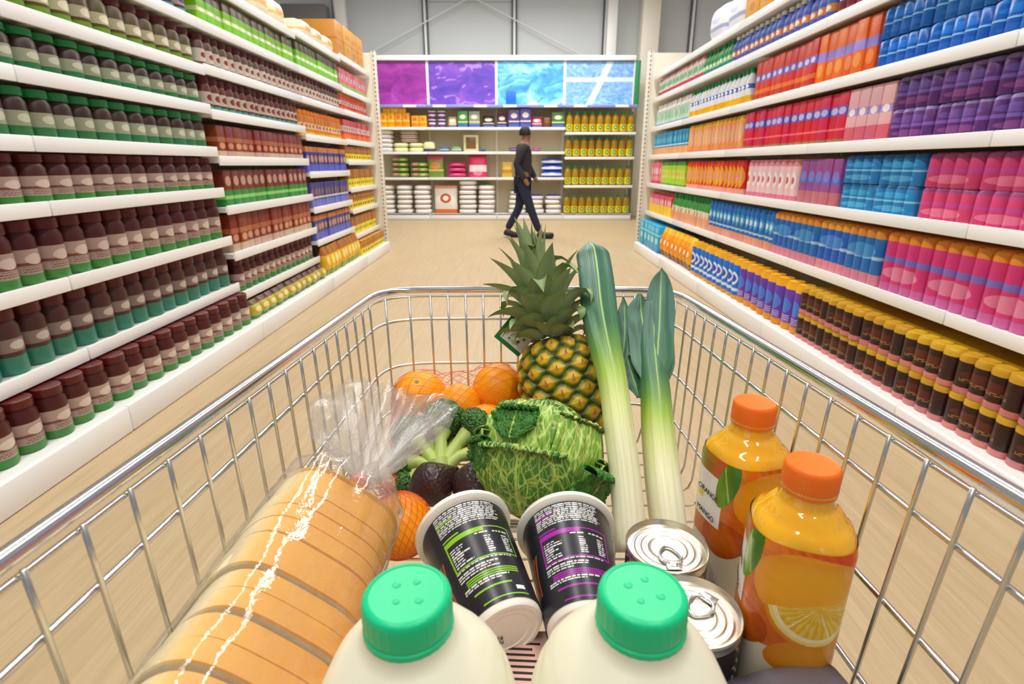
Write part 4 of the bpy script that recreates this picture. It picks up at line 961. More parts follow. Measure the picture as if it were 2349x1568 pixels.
for i in range(7): m2.box((-.03 + .012 * i, .012 - .002 * i, .052), (.006, .0016, .003), rz=.6)
m2.obj('print', WHITE, gp, smooth=False)

# ------------------------------------------------------------------ leeks
def leek_mat():
    s = N('leek_skin'); uv = s.attr('uvp'); g = s.sep(uv)
    st = s.noise(s.vmul(uv, (46, 3.0, 1)), 1.0, 3, .6); st2 = s.noise(s.vmul(uv, (14, 2, 1)), 1.0, 2)
    v = s.math('ADD', g[1], s.math('MULTIPLY', s.math('SUBTRACT', st2, .5), .12))
    c = s.ramp(v, [(0, '#efe9d0'), (.19, '#f0eecb'), (.29, '#dde59a'), (.38, '#aecb52'), (.47, '#6f9e48'), (.57, '#4b7f58'), (.75, '#42735f'), (1, '#406c58')])
    c2 = s.ramp(v, [(0, '#e2dcbe'), (.24, '#d3dc92'), (.42, '#86ab48'), (.56, '#3f704e'), (1, '#3a6653')])
    c = s.mix(s.math('MULTIPLY', s.math('GREATER_THAN', st, .52), .6), c, c2)
    rib = s.math('LESS_THAN', s.math('ABSOLUTE', g[2]), .045)
    c = s.mix(s.math('MULTIPLY', rib, s.math('GREATER_THAN', v, .42)), c, '#9cbf58')
    wv = s.math('SINE', s.math('MULTIPLY', g[0], 420.0))
    s.pbr(c, .36, normal=s.bump(s.math('ADD', st, s.math('MULTIPLY', wv, .12)), .25, .0012), Specular_IOR_Level=.5, Subsurface_Weight=.12, Subsurface_Scale=.004); return s.m
LEEK = leek_mat()
def spline(pts, n):
    pts = [Vector(p) for p in pts]; out = []
    P = [pts[0] * 2 - pts[1]] + pts + [pts[-1] * 2 - pts[-2]]
    for k in range(n):
        t = k / (n - 1) * (len(pts) - 1); i = min(int(t), len(pts) - 2); f = t - i; a, b, c, d = P[i:i + 4]
        out.append(.5 * ((2 * b) + (c - a) * f + (2 * a - 5 * b + 4 * c - d) * f * f + (3 * b - a - 3 * c + d) * f ** 3))
    return out
def shaft(mb, path, width, thick, v0, v1, n=70, m=40, keel=0.0, side=Vector((1, 0, 0))):
    """tube along a path with given half width / half thickness functions; keel gives the folded-leaf ridge facing the camera"""
    C = spline(path, n); G = []; U = []
    for i, c in enumerate(C):
        t = i / (n - 1); tan = (C[min(i + 1, n - 1)] - C[max(i - 1, 0)]).normalized()
        sx = (side - tan * side.dot(tan)).normalized(); up = sx.cross(tan)
        if up.z < 0: up = -up
        w, h = width(t), thick(t); row = []; ur = []
        for k in range(m + 1):
            a = 2 * PI * k / m; ca, sa = math.cos(a), math.sin(a); kk = keel * sm(np.array((t - .35) / .3))
            e = 1 - .35 * kk
            px_, py = w * ca, h * math.copysign(abs(sa) ** e, sa) * (1 + .5 * kk * max(0, 1 - abs(ca) * 2.2) * (sa > 0))
            row.append(c + sx * px_ + up * py); ur.append((k / m, v0 + (v1 - v0) * t, ca if sa > 0 else 1))
        G.append(row); U.append(ur)
    o = len(mb.v); mb.grid(G, uv=U)
    mb.f.append(tuple(o + k for k in range(m))[::-1]); mb.mi.append(0); mb.f.append(tuple(o + (n - 1) * (m + 1) + k for k in range(m))); mb.mi.append(0)
def blade(mb, path, width, fold, v0, v1, n=40, m=16, side=Vector((1, 0, 0)), th=.0012):
    """one flat folded leaf blade"""
    C = spline(path, n); G = []; U = []
    for i, c in enumerate(C):
        t = i / (n - 1); tan = (C[min(i + 1, n - 1)] - C[max(i - 1, 0)]).normalized()
        sx = (side - tan * side.dot(tan)).normalized(); up = sx.cross(tan)
        if up.z < 0: up = -up
        w = width(t) * (.25 + .75 * float(sm(np.array(t / .3)))); row = []; ur = []
        for k in range(m + 1):
            q = -1 + 2 * k / m; row.append(c + sx * (w * q) - up * (fold * w * (abs(q) ** 1.4)) + up * (.002 * noise.noise((q * 2, t * 6, v0 * 9)))); ur.append((k / m, v0 + (v1 - v0) * t, q))
        G.append(row); U.append(ur)
    Gb = [[p - Vector((0, -.3, 1)) * th for p in row] for row in G]
    mb.grid(G, uv=U, flip=True); mb.grid(Gb, uv=U)
def leek(label, path, wid, thk, keel, blades, roots):
    root = thing('leek', label, 'leek', T(*path[0]), 'leeks leaning on the front rim')
    inv = T(*(-Vector(path[0])))
    mb = MB(); shaft(mb, path, wid, thk, 0, 1, keel=keel); mb.obj('stem', LEEK, root, M=inv, angle=0)
    for (bp, bw, fo, va, vb, sd) in blades:
        mb = MB(); blade(mb, bp, bw, fo, va, vb, side=Vector(sd)); mb.obj('leaf', LEEK, root, M=inv, angle=0)
    return root
p1 = [W(.1325, .492, .408), W(.1345, .552, .355), W(.1350, .612, .312), W(.136, .672, .277), W(.1335, .728, .246), W(.1315, .777, .211), W(.131, .823, .168), W(.130, .855, .142), W(.126, .883, .119)]
p1 = [Vector((0, 0, H)) + (p - Vector((0, 0, H))) * q for p, q in zip(p1, (1, .985, .965, .955, .955, .965, .985, 1, 1))]
leek('leek standing left of two, tall dark leaf tip rising above the rim', p1,
     lambda t: (.0182 + .0085 * sm(np.array((t - .3) / .4))) * (1 if t < .9 else max(.05, (1 - ((t - .9) / .1) ** 1.5))), lambda t: (.0175 if t < .35 else .0175 - .007 * sm(np.array((t - .35) / .4))) * (1 if t < .9 else max(.08, 1 - ((t - .9) / .1) ** 1.5)), 1.0,
     [([W(.150, .69, .275), W(.162, .735, .235), W(.166, .765, .205), W(.167, .785, .187)], lambda t: .012 * (1 - .2 * t) * (1 if t < .6 else max(.03, 1 - ((t - .6) / .4) ** 1.4)), .3, .6, .95, (1, .1, 0)),
      ([W(.126, .67, .262), W(.122, .72, .232), W(.120, .752, .208)], lambda t: .010 * (1 if t < .5 else max(.05, 1 - ((t - .5) / .5) ** 1.3)), .3, .6, .95, (1, .1, 0))], None)
p2 = [W(.1850, .530, .410), W(.1865, .575, .370), W(.1890, .622, .328), W(.194, .667, .293), W(.199, .712, .258), W(.206, .752, .222), W(.212, .778, .198)]
leek('leek standing right of two, split leaf tops touching the rim', p2,
     lambda t: .0212 + .001 * math.sin(t * 9) - .004 * (t > .5) * (t - .5) * 2, lambda t: .0205 - .012 * sm(np.array((t - .4) / .5)), 0.0,
     [([W(.194, .655, .285), W(.202, .70, .250), W(.213, .745, .212), W(.223, .79, .168), W(.227, .806, .148)], lambda t: .023 * (1 - .15 * t) * (1 if t < .62 else max(.03, 1 - ((t - .62) / .38) ** 1.5)), .35, .52, .98, (1, -.15, .1)),
      ([W(.187, .66, .288), W(.189, .71, .252), W(.190, .755, .212), W(.191, .782, .182)], lambda t: .021 * (1 if t < .7 else max(.2, 1 - ((t - .7) / .3) ** 2)), .3, .56, .9, (1, .2, 0)),
      ([W(.201, .66, .290), W(.209, .71, .252), W(.216, .755, .216), W(.222, .79, .178)], lambda t: .018 * (1 if t < .7 else max(.1, 1 - ((t - .7) / .3) ** 2)), .5, .52, .92, (1, -.4, .2)),
      ([W(.172, .665, .298), W(.166, .70, .272), W(.160, .735, .245)], lambda t: .012 * (1 if t < .5 else max(.05, 1 - ((t - .5) / .5) ** 1.3)), .3, .6, .95, (1, .1, 0))], None)

# ------------------------------------------------------------------ savoy cabbage
def cabbage_mat(name, dark, mid, vein, k=1.0):
    s = N(name); uv = s.attr('uvp'); g = s.sep(uv); u, v = g[0], g[1]
    wob = s.noise(uv, 5.0, 2, .5); uw = s.math('ADD', u, s.math('MULTIPLY', s.math('SUBTRACT', wob, .5), .10))
    au = s.math('ABSOLUTE', uw)
    rib = s.math('LESS_THAN', au, s.math('SUBTRACT', .05, s.math('MULTIPLY', v, .042)))
    # side veins leave the midrib at a slant
    q = s.math('SUBTRACT', s.math('MULTIPLY', v, 6.5), s.math('MULTIPLY', s.math('POWER', au, .8), 3.2)); fr = s.math('ABSOLUTE', s.math('SUBTRACT', s.math('FRACT', s.math('ADD', q, s.math('MULTIPLY', wob, .8))), .5))
    side_ = s.math('LESS_THAN', fr, .055)
    vec = s.vmul(uv, (1, .85, 0))
    dw = s.n('ShaderNodeVectorMath', operation='ADD'); s.put(dw.inputs[0], vec); s.put(dw.inputs[1], s.vmul(s.noise(uv, 5, 1, o=1), (.07, .07, 0)))
    def soft(x, a): return s.math('SUBTRACT', 1, s.math('MINIMUM', s.math('DIVIDE', x, a), 1))
    e1 = s.voro(dw.outputs[0], 4.6 * k, 'DISTANCE_TO_EDGE'); e2 = s.voro(dw.outputs[0], 11.5 * k, 'DISTANCE_TO_EDGE')
    v1 = soft(e1, .062); v2 = soft(e2, .085)
    n_ = s.noise(uv, 4, 3); lip = s.math('MULTIPLY', s.math('MAXIMUM', s.math('SUBTRACT', v, .86), 0), 6.0)
    c = s.mix(n_, dark, mid); c = s.mix(s.math('MINIMUM', lip, .85), c, '#1f5c20'); c = s.mix(s.math('MULTIPLY', v2, .7), c, vein); c = s.mix(v1, c, vein)
    c = s.mix(soft(fr, .085), c, vein); c = s.mix(rib, c, '#b9cf5e')
    h = s.math('ADD', s.math('MINIMUM', s.math('MULTIPLY', e1, 1.6), .5), s.math('MULTIPLY', s.math('MINIMUM', e2, .3), .9))
    s.pbr(c, .42, normal=s.bump(h, .55, .004), Subsurface_Weight=.08, Subsurface_Scale=.004, Specular_IOR_Level=.4); return s.m
CAB_OUT = cabbage_mat('savoy_outer_leaf', '#3a7228', '#588f38', '#b9d066'); CAB_IN = cabbage_mat('savoy_inner_leaf', '#6fa834', '#8fc046', '#d6e684', 1.0)
CAB_RIM = cabbage_mat('savoy_dark_leaf', '#1d5a1e', '#2f7a28', '#5c9a3c', 1.6)
def cabbage():
    c0 = W(.0355, .600, .347); R0 = .0735
    root = thing('savoy_cabbage', 'green savoy cabbage with crinkled veined leaves behind the pots', 'cabbage', T(*c0))
    S = Vector((-.20, -.62, -.76)).normalized(); e1 = Vector((1, 0, 0)); e1 = (e1 - S * e1.dot(S)).normalized(); e2 = S.cross(e1)
    def leaf(name, phi, hw, amax, r0, flare, ruf, mat, nu=70, nv=80, seed=0, fold=0.0, a0=.05, tilt=0.0):
        P = np.zeros((nv, nu, 3)); UV = np.zeros((nv, nu, 3))
        for j in range(nv):
            v = j / (nv - 1); al = a0 + (amax - a0) * v
            for i in range(nu):
                u = -1 + 2 * i / (nu - 1); lim = hw * (1 - .30 * max(0, v - .6) ** 1.5 / .25) * (.35 + .65 * min(1, v / .35))
                ph = phi + u * lim * .9 / max(.35, math.sin(min(al, PI - .6))) * .75
                dv = (S * math.cos(al) + (e1 * math.cos(ph) + e2 * math.sin(ph)) * math.sin(al))
                ed = max(v ** 7, abs(u) ** 6 * min(1, v * 2.5))
                crk = noise.noise((u * 5 + seed, v * 6, seed)) * .0028 + noise.noise((u * 13 + seed, v * 15, 3)) * .0012
                rf = ruf * ed * (math.sin(24 * u + seed) + math.sin(19 * v * (1 if u > 0 else -1) + 2 * seed) + .7 * noise.noise((u * 20, v * 20, seed)) * 2)
                r = r0 + crk + flare * (v ** 5) + flare * .6 * abs(u) ** 5 * v + rf
                p = dv * r
                if fold and v > 1 - fold:          # the tip rolls back outwards
                    t = (v - (1 - fold)) / fold; al2 = a0 + (amax - a0) * (1 - fold)
                    d2 = (S * math.cos(al2) + (e1 * math.cos(ph) + e2 * math.sin(ph)) * math.sin(al2)); tg = (-S * math.sin(al2) + (e1 * math.cos(ph) + e2 * math.sin(ph)) * math.cos(al2))
                    rad = (amax - a0) * fold * r0 / 3.4
                    p = d2 * (r0 + crk + rad * (1 - math.cos(t * 3.4)) + rf * .8) + tg * rad * math.sin(t * 3.4)
                P[j, i] = p; UV[j, i] = (u, v, 0)
        mb = MB(); mb.grid(P, uv=UV); o = mb.obj(name, mat, root, angle=0); add_mod(o, 'SOLIDIFY', thickness=.0016, offset=0); return o
    # firm head
    P = []; U = []
    for j in range(50):
        al = PI * j / 49; P.append([tuple((S * math.cos(al) + (e1 * math.cos(p) + e2 * math.sin(p)) * math.sin(al)) * (R0 - .004 + .0015 * noise.noise((math.cos(p) * 4, math.sin(p) * 4, al * 4)))) for p in np.linspace(0, 2 * PI, 80)]); U.append([(p / PI - 1, j / 49 * 1.3, 0) for p in np.linspace(0, 2 * PI, 80)])
    h = MB(); h.grid(P, uv=U); h.obj('head', CAB_IN, root, angle=0)
    up = math.atan2((Vector((0, 0, 1)) - S * S.z).dot(e2), (Vector((0, 0, 1)) - S * S.z).dot(e1))      # azimuth of 'up'
    leaf('leaf', up + .35, 1.05, 2.3, R0 + .002, .004, .0012, CAB_IN, seed=2)
    leaf('leaf', up - .95, .9, 2.2, R0 + .003, .006, .0018, CAB_IN, seed=4, fold=.08)
    leaf('leaf', up + 1.35, 1.0, 1.9, R0 + .004, .010, .0018, CAB_OUT, seed=8, fold=.12)
    leaf('leaf', up - 1.75, 1.0, 1.75, R0 + .005, .012, .002, CAB_OUT, seed=9, fold=.14)
    leaf('leaf', up + 2.6, 1.0, 1.6, R0 + .004, .010, .002, CAB_OUT, seed=12)
    leaf('leaf', up + .10, 1.3, 1.62, R0 + .007, .004, .0016, CAB_OUT, nu=110, nv=100, seed=1, fold=.13)
    leaf('leaf', up + 1.0, .55, 1.72, R0 + .008, .016, .0035, CAB_RIM, seed=15, fold=.30, a0=1.0)
    leaf('leaf', up - 1.30, .75, 1.62, R0 + .014, .034, .0034, CAB_RIM, seed=17, fold=.34, a0=.8)
    leaf('leaf', up + .25, .5, 2.15, R0 + .010, .012, .0032, CAB_RIM, seed=21, fold=.30, a0=1.55)
    return root
cabbage()

# ------------------------------------------------------------------ pineapple
def pineapple():
    b0, b1 = W(.0960, .704, .386), W(.0597, .760, .244)
    ax = b1 - b0; L = ax.length; z = ax.normalized(); x = (Vector((1, 0, 0)) - z * z.x).normalized(); y = z.cross(x)
    root = thing('pineapple', 'ripe pineapple with green crown standing upright behind the cabbage', 'pineapple', Matrix.Translation(b0) @ Matrix((x, y, z)).transposed().to_4x4())
    rows = 9; per = 11; rng = random.Random(4); cent = []
    for r in range(rows):
        for k in range(per): cent.append((2 * PI * (k + .5 * (r % 2)) / per, (r + .4) / rows))
    nu, nv = 300, 190; P = np.zeros((nv, nu, 3)); C = np.zeros((nv, nu, 3))
    prof = lambda t: .0612 * (1 - abs(2 * t - .95) ** 3.2 * .42) if t < 1 else .034
    cth = np.array([c[0] for c in cent]); ct = np.array([c[1] for c in cent])
    gold, gold2, tan, olive, dark = L3('#e8a412'), L3('#f2c62c'), L3('#c89c66'), L3('#748428'), L3('#3d3d16')
    for j in range(nv):
        t = j / (nv - 1); r0 = prof(t) * (1 if t > .04 else (.55 + .45 * (t / .04) ** .5)) * (1 if t < .96 else (1 - .35 * ((t - .96) / .04) ** 2))
        for i in range(nu):
            th = 2 * PI * i / nu; d_th = (th - cth + PI) % (2 * PI) - PI; ux = d_th * per / (2 * PI); uy = (t - ct) * rows
            dd = np.maximum(abs(ux) * 1.06 + abs(uy) * .56, np.sqrt(ux ** 2 + (uy * .8) ** 2)); k = int(np.argmin(dd)); d = min(1.0, dd[k] / .56)
            w = noise.noise((th * 9, t * 22, k))
            hgt = .0062 * (1 - d ** 2.6) + .0016 * math.exp(-(d / .22) ** 2) + .0006 * w
            P[j, i] = ((r0 + hgt) * math.cos(th), (r0 + hgt) * math.sin(th), t * L)
            rip = .5 + .5 * noise.noise((k * 3.3, 1, 2)); g_ = gold * rip + gold2 * (1 - rip)
            lo = (1 - t) * .55
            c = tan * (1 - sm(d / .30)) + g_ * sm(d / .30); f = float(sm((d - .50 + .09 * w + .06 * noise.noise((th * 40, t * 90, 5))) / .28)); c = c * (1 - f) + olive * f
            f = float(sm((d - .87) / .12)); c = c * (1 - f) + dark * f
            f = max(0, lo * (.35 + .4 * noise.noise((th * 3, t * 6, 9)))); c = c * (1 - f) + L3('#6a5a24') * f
            C[j, i] = c
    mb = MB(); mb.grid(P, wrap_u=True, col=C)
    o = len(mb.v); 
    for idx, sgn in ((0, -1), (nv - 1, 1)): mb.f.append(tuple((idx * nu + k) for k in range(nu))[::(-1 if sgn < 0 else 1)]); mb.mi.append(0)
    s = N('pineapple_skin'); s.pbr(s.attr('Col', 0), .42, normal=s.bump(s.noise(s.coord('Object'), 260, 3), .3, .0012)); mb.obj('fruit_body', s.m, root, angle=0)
    br = MB()
    for (th, t) in cent:      # dry bract tips on each eye
        r0 = prof(t) + .0066; p = Vector((r0 * math.cos(th), r0 * math.sin(th), t * L)); n_ = Vector((math.cos(th), math.sin(th), 0)); q = Vector((-math.sin(th), math.cos(th), 0))
        l = rng.uniform(.006, .010); br.add([p - q * .0022 - Vector((0, 0, .004)), p + q * .0022 - Vector((0, 0, .004)), p + n_ * .0012, p + n_ * .003 + Vector((0, 0, l))], [(0, 1, 3), (1, 2, 3), (2, 0, 3), (0, 2, 1)])
    br.obj('bract_needle', plain('dry_bract', '#b58a5c', .7), root, smooth=False)
    # crown of leaves
    cr = MB(); nl = 58; s = N('crown_leaf'); g = s.sep(s.attr('uvp')); n_ = s.noise(s.vmul(s.attr('uvp'), (18, 3, 1)), 1.0, 4)
    c = s.ramp(g[1], [(0, '#b8bb9e'), (.35, '#93a56c'), (.8, '#6d9244'), (.95, '#7d9a48'), (1, '#b8a268')]); edge = s.math('GREATER_THAN', s.math('ABSOLUTE', g[0]), .82)
    c = s.mix(s.math('MULTIPLY', n_, .65), c, '#b9bea4'); c = s.mix(s.math('MULTIPLY', edge, .6), c, '#7da03c')
    c = s.mix(s.math('MULTIPLY', s.math('GREATER_THAN', s.noise(s.attr('uvp'), 5.5, 3), .63), .6), c, '#97905c')
    s.pbr(c, .45, normal=s.bump(n_, .2, .001)); CRM = s.m
    for k in range(nl):
        f = k / (nl - 1); phi = k * 2.39996 + .3; ln = (.040 + .090 * f ** .8 + rng.uniform(-.008, .010)) * (.62 if math.sin(phi) > .35 and f < .75 else 1); wd = .0135 + .0065 * math.sin(PI * min(1, f * 1.25)) 
        elev = .25 + 1.12 * f ** .85 + rng.uniform(-.12, .12); base = Vector((.026 * (1 - .75 * f) * math.cos(phi), .026 * (1 - .75 * f) * math.sin(phi), L - .004 + .062 * f)); out = Vector((math.cos(phi), math.sin(phi), 0)); sd = Vector((-math.sin(phi), math.cos(phi), 0))
        droop = (1.3 - 1.25 * f) * rng.uniform(.6, 1.3); tw = rng.uniform(-.25, .25); G = []; U = []; p = base.copy(); n = 12
        bend = rng.choice([0, 0, 0, 1]) if f < .6 else (1 if rng.random() < .08 else 0)
        for i in range(n + 1):
            t = i / n; e = elev + .25 - droop * t ** 1.5 * 1.1 - (1.7 * sm(np.array((t - .62) / .2)) if bend else 0); d = out * math.cos(e) + Vector((0, 0, 1)) * math.sin(e); upv = Vector((0, 0, 1)) * math.cos(e) - out * math.sin(e)
            w = wd * (1 - t ** 2.4) * (.85 + .35 * math.sin(PI * t)) + .0002; row = []; ur = []
            for m_ in range(9):
                q = -1 + m_ / 4; row.append(p + sd * (w * q) + upv * (w * .55 * q * q) + sd * tw * t * t * .01); ur.append((q, t, k))
            G.append(row); U.append(ur); p = p + d * (ln / n)
        cr.grid(G, uv=U)
        G2 = [[v - (Vector((0, 0, 1)) * .6 + out * .2) * .0009 for v in row] for row in G]; cr.grid(G2, uv=U, flip=True)
    cr.obj('leaf_crown', CRM, root, angle=0)
    # hanging tag beside the neck
    tg = MB(); tg.box((0, 0, 0), (.048, .0008, .062), bevel=.0003); o = tg.obj('tag', plain('tag_green', '#0f7a34', .4), root)
    inv = root.matrix_basis.inverted(); c = W(.011, .765, .235); 
    Mt = inv @ Matrix.Translation(c) @ Matrix.Rotation(R(-6), 4, 'Z') @ Matrix.Rotation(R(-18), 4, 'X') @ Matrix.Rotation(R(38), 4, 'Y'); o.matrix_basis = Mt
    w_ = MB(); w_.box((.003, -.0006, .003), (.041, .0004, .055)); po = w_.obj('tag_panel', plain('tag_white', '#e9ddd2', .5), o, smooth=False)
    k_ = MB(); 
    k_.box((-.0145, -.0009, .0), (.0012, .0003, .046)); k_.box((-.0115, -.0009, .004), (.0006, .0003, .04))
    for (a, b, r) in ((-.002, -.012, .0038), (.004, -.006, .003), (-.004, .002, .002), (.003, .006, .0035), (.009, .0, .0022), (.009, -.014, .0026), (.001, .014, .0022), (.010, .011, .003), (.014, -.006, .002), (-.005, -.018, .0016), (.015, .016, .002)): k_.lathe([(r, 0), (r, .0004)], 12, M=T(a, -.0007, b) @ Matrix.Rotation(PI / 2, 4, 'X'))
    k_.obj('tag_print', plain('tag_ink', '#55504a', .6), o, smooth=False)
pineapple()

# ------------------------------------------------------------------ oranges and their nets
def orange_mat():
    s = N('orange_peel'); o = s.coord('Object'); c = s.mix(s.noise(o, 14, 2), '#ff9c06', '#ffb01a')
    v = s.voro(o, 420); s.pbr(c, .36, normal=s.bump(v, .22, .0012), Subsurface_Weight=.12, Subsurface_Scale=.004, Subsurface_Radius=(1, .4, .1), Specular_IOR_Level=.35); return s.m
ORM = orange_mat(); STEM = plain('stem_button', '#7a8a3a', .6); NETM = plain('red_orange_net', '#f2600e', .4)
def sph(mb, c, r, n=40, sq=(1, 1, 1), M=None, f=None, uv=False):
    P = []
    for j in range(n // 2 + 1):
        ph = -PI / 2 + PI * j / (n // 2); row = []
        for i in range(n):
            th = 2 * PI * i / n; d = Vector((math.cos(ph) * math.cos(th), math.cos(ph) * math.sin(th), math.sin(ph))); k = r * (f(d) if f else 1); p = Vector((d.x * k * sq[0], d.y * k * sq[1], d.z * k * sq[2]))
            row.append(Vector(c) + (M @ p if M is not None else p))
        P.append(row)
    mb.grid(P, wrap_u=True); return mb
def orange(c, r, label, group, rot):
    root = thing('orange', label, 'orange', Matrix.Translation(c) @ Matrix.Rotation(rot[0], 4, 'X') @ Matrix.Rotation(rot[1], 4, 'Y'), group)
    sph(MB(), (0, 0, 0), r, 56, (1, 1, .96), f=lambda d: 1 - .035 * math.exp(-((1 - d.z) / .02)) - .02 * math.exp(-((1 + d.z) / .02))).obj('peel', ORM, root, angle=0)
    MB().lathe([(.0001, r * .915), (.0035, r * .92), (.003, r * .94), (0, r * .945)], 10).obj('stem_button', STEM, root)
    return root
OR = [(W(-.143, .766, .345), .0435), (W(-.0225, .774, .333), .0405), (W(-.080, .740, .347), .0345), (W(-.036, .702, .362), .0345), (W(-.150, .730, .392), .036), (W(-.085, .757, .396), .0345), (W(-.020, .742, .398), .034)]
OL = ['netted orange at the left end of the net bag near trolley side', 'large netted orange touching the pineapple', 'small netted orange between two bigger ones', 'netted orange low behind the cabbage', 'netted orange underneath the leftmost one', 'netted orange underneath the small one', 'netted orange underneath, beside the pineapple base']
for (c, r), lb, k in zip(OR, OL, range(9)): orange(c, r, lb, 'oranges in the far net', (.6 * k + .5, .9 * k))
def net(name, label, balls, axis_dir, turns, n_thr, slack, rad=.00036, cluster=None):
    bm = bmesh.new()
    for (c, r) in balls:
        t = bmesh.ops.create_icosphere(bm, subdivisions=3, radius=r + .0012); bmesh.ops.translate(bm, vec=c, verts=t['verts'])
    h = bmesh.ops.convex_hull(bm, input=bm.verts[:]); bmesh.ops.delete(bm, geom=[g_ for g_ in h['geom_interior'] if isinstance(g_, bmesh.types.BMVert)], context='VERTS')
    bvh = BVHTree.FromBMesh(bm); bm.free()
    ctr = sum((c for c, r in balls), Vector()) / len(balls); z = axis_dir.normalized(); x = z.orthogonal().normalized(); y = z.cross(x)
    def surf(al, ph):
        d = z * math.cos(al) + (x * math.cos(ph) + y * math.sin(ph)) * math.sin(al); hit = bvh.ray_cast(ctr, d)
        th = hit[3] if hit[3] else .05; tu = 0
        for (c, r) in balls:
            oc = ctr - c; b = oc.dot(d); q = b * b - (oc.length_squared - (r + .0014) ** 2)
            if q > 0: tu = max(tu, -b + math.sqrt(q))
        return ctr + d * max(tu, th * slack + tu * (1 - slack))
    mb = MB()
    for sgn in (-1, 1):
        for k in range(n_thr):
            pts = [surf(.05 + (PI - .1) * t, 2 * PI * k / n_thr + sgn * turns * t) for t in np.linspace(0, 1, 90)]
            mb.tube(pts, rad, 4)
    if cluster is not None:
        base, tip, rr_ = cluster; d = tip - base; q = d.orthogonal().normalized(); w = d.cross(q).normalized()
        for k in range(46):
            a = k * 2.4; pts = []
            for t in np.linspace(0, 1, 14):
                r_2 = rr_ * (.25 + .9 * t) * (.6 + .4 * math.sin(k * 1.7)); pts.append(base + d * t * (.7 + .3 * math.cos(k)) + q * (r_2 * math.cos(a + 2 * t)) + w * (r_2 * .8 * math.sin(a + 2 * t)) + Vector((noise.noise((k, t * 4, 0)), noise.noise((k, t * 4, 5)), noise.noise((k, t * 4, 9)))) * .006)
            mb.tube(pts, rad * 1.2, 4)
    return tag(mb.obj(name, NETM, angle=0), label, 'net bag')
net('fruit_net', 'red orange net bag stretched round the oranges beside the pineapple', OR, Vector((1, .25, .05)), 2.6, 26, .75)
c_front = W(-.1285, .518, .392)
orange(c_front, .0365, 'single netted orange between the bread and the green printed pot', None, (.5, .15))
net('fruit_net', 'orange net with bunched end round the single orange beside the bread', [(c_front, .0365)], Vector((-.25, .5, .83)), 1.9, 26, .2, cluster=(W(-.1385, .532, .358), W(-.155, .545, .345), .016))

# ------------------------------------------------------------------ avocados, broccoli
def avo_mat():
    s = N('avocado_skin'); o = s.coord('Object'); n_ = s.voro(o, 240); s.pbr(s.mix(s.noise(o, 30, 3), '#2b1c1c', '#4a2e2c'), .34, normal=s.bump(n_, .6, .0018)); return s.m
AVO = avo_mat()
def avocado(c, r, rot, label):
    root = thing('avocado', label, 'avocado', Matrix.Translation(c) @ rot, 'ripe avocados')
    mb = MB(); prof = [(r * max(.0005, math.sin(PI * t) ** .8 * (1 - .42 * max(0, t - .5) ** 1.1 * 1.6)), r * (-1.05 + 2.5 * t)) for t in np.linspace(0, 1, 40)]
    mb.lathe(prof, 48); mb.obj('skin', AVO, root, angle=0)
    MB().lathe([(.003, r * 1.42), (.0035, r * 1.45), (.002, r * 1.47), (0, r * 1.47)], 10).obj('stem_stub', plain('stem_brown', '#6a5030', .7), root)
avocado(W(-.1070, .602, .395), .0300, Matrix.Rotation(R(70), 4, 'Y') @ Matrix.Rotation(R(-30), 4, 'X'), 'dark avocado left of two, next to the netted orange')
avocado(W(-.0440, .592, .392), .0335, Matrix.Rotation(R(-80), 4, 'X'), 'dark avocado right of two, behind the green printed pot')
def broccoli():
    base = W(-.088, .622, .394)
    root = thing('broccoli', 'broccoli head with pale green stalk beside the cabbage under the bag end', 'broccoli', T(*base))
    s = N('broccoli_stalk'); o = s.coord('Object'); s.pbr(s.mix(s.noise(o, 40, 3), '#a9c052', '#c3d47c'), .38, normal=s.bump(s.noise(o, 120, 2), .2, .001), Subsurface_Weight=.1, Subsurface_Scale=.004); ST = s.m
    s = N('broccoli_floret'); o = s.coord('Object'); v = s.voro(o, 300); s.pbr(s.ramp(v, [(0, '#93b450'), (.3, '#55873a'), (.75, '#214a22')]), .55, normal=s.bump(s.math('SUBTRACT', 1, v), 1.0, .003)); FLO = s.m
    st = MB(); A = Vector((0, -.012, -.016)); B = Vector((-.012, .02, .012))
    tips = [(-.050, .052, .030, .027), (-.010, .064, .042, .030), (.030, .058, .038, .027), (.034, .030, .018, .020), (-.058, .030, .004, .021), (-.030, .074, .012, .026), (.012, .075, .012, .026), (-.050, .012, -.012, .017)]
    st.tube([A, A.lerp(B, .5), B], [.0165, .0150, .0155], 20)
    for (x, y, z, r) in tips:
        p = Vector((x, y, z)); st.tube([A.lerp(B, .55), A.lerp(B, .8).lerp(p, .35), B.lerp(p, .6), p], [.011, .0095, .008, r * .55], 14)
    st.obj('stalk', ST, root)
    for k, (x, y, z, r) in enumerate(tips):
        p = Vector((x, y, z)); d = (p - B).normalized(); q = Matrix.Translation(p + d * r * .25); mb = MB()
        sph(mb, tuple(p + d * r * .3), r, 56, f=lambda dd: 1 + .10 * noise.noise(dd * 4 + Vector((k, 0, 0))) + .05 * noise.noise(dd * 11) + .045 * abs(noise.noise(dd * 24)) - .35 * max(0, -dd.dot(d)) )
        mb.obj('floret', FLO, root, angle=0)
broccoli()

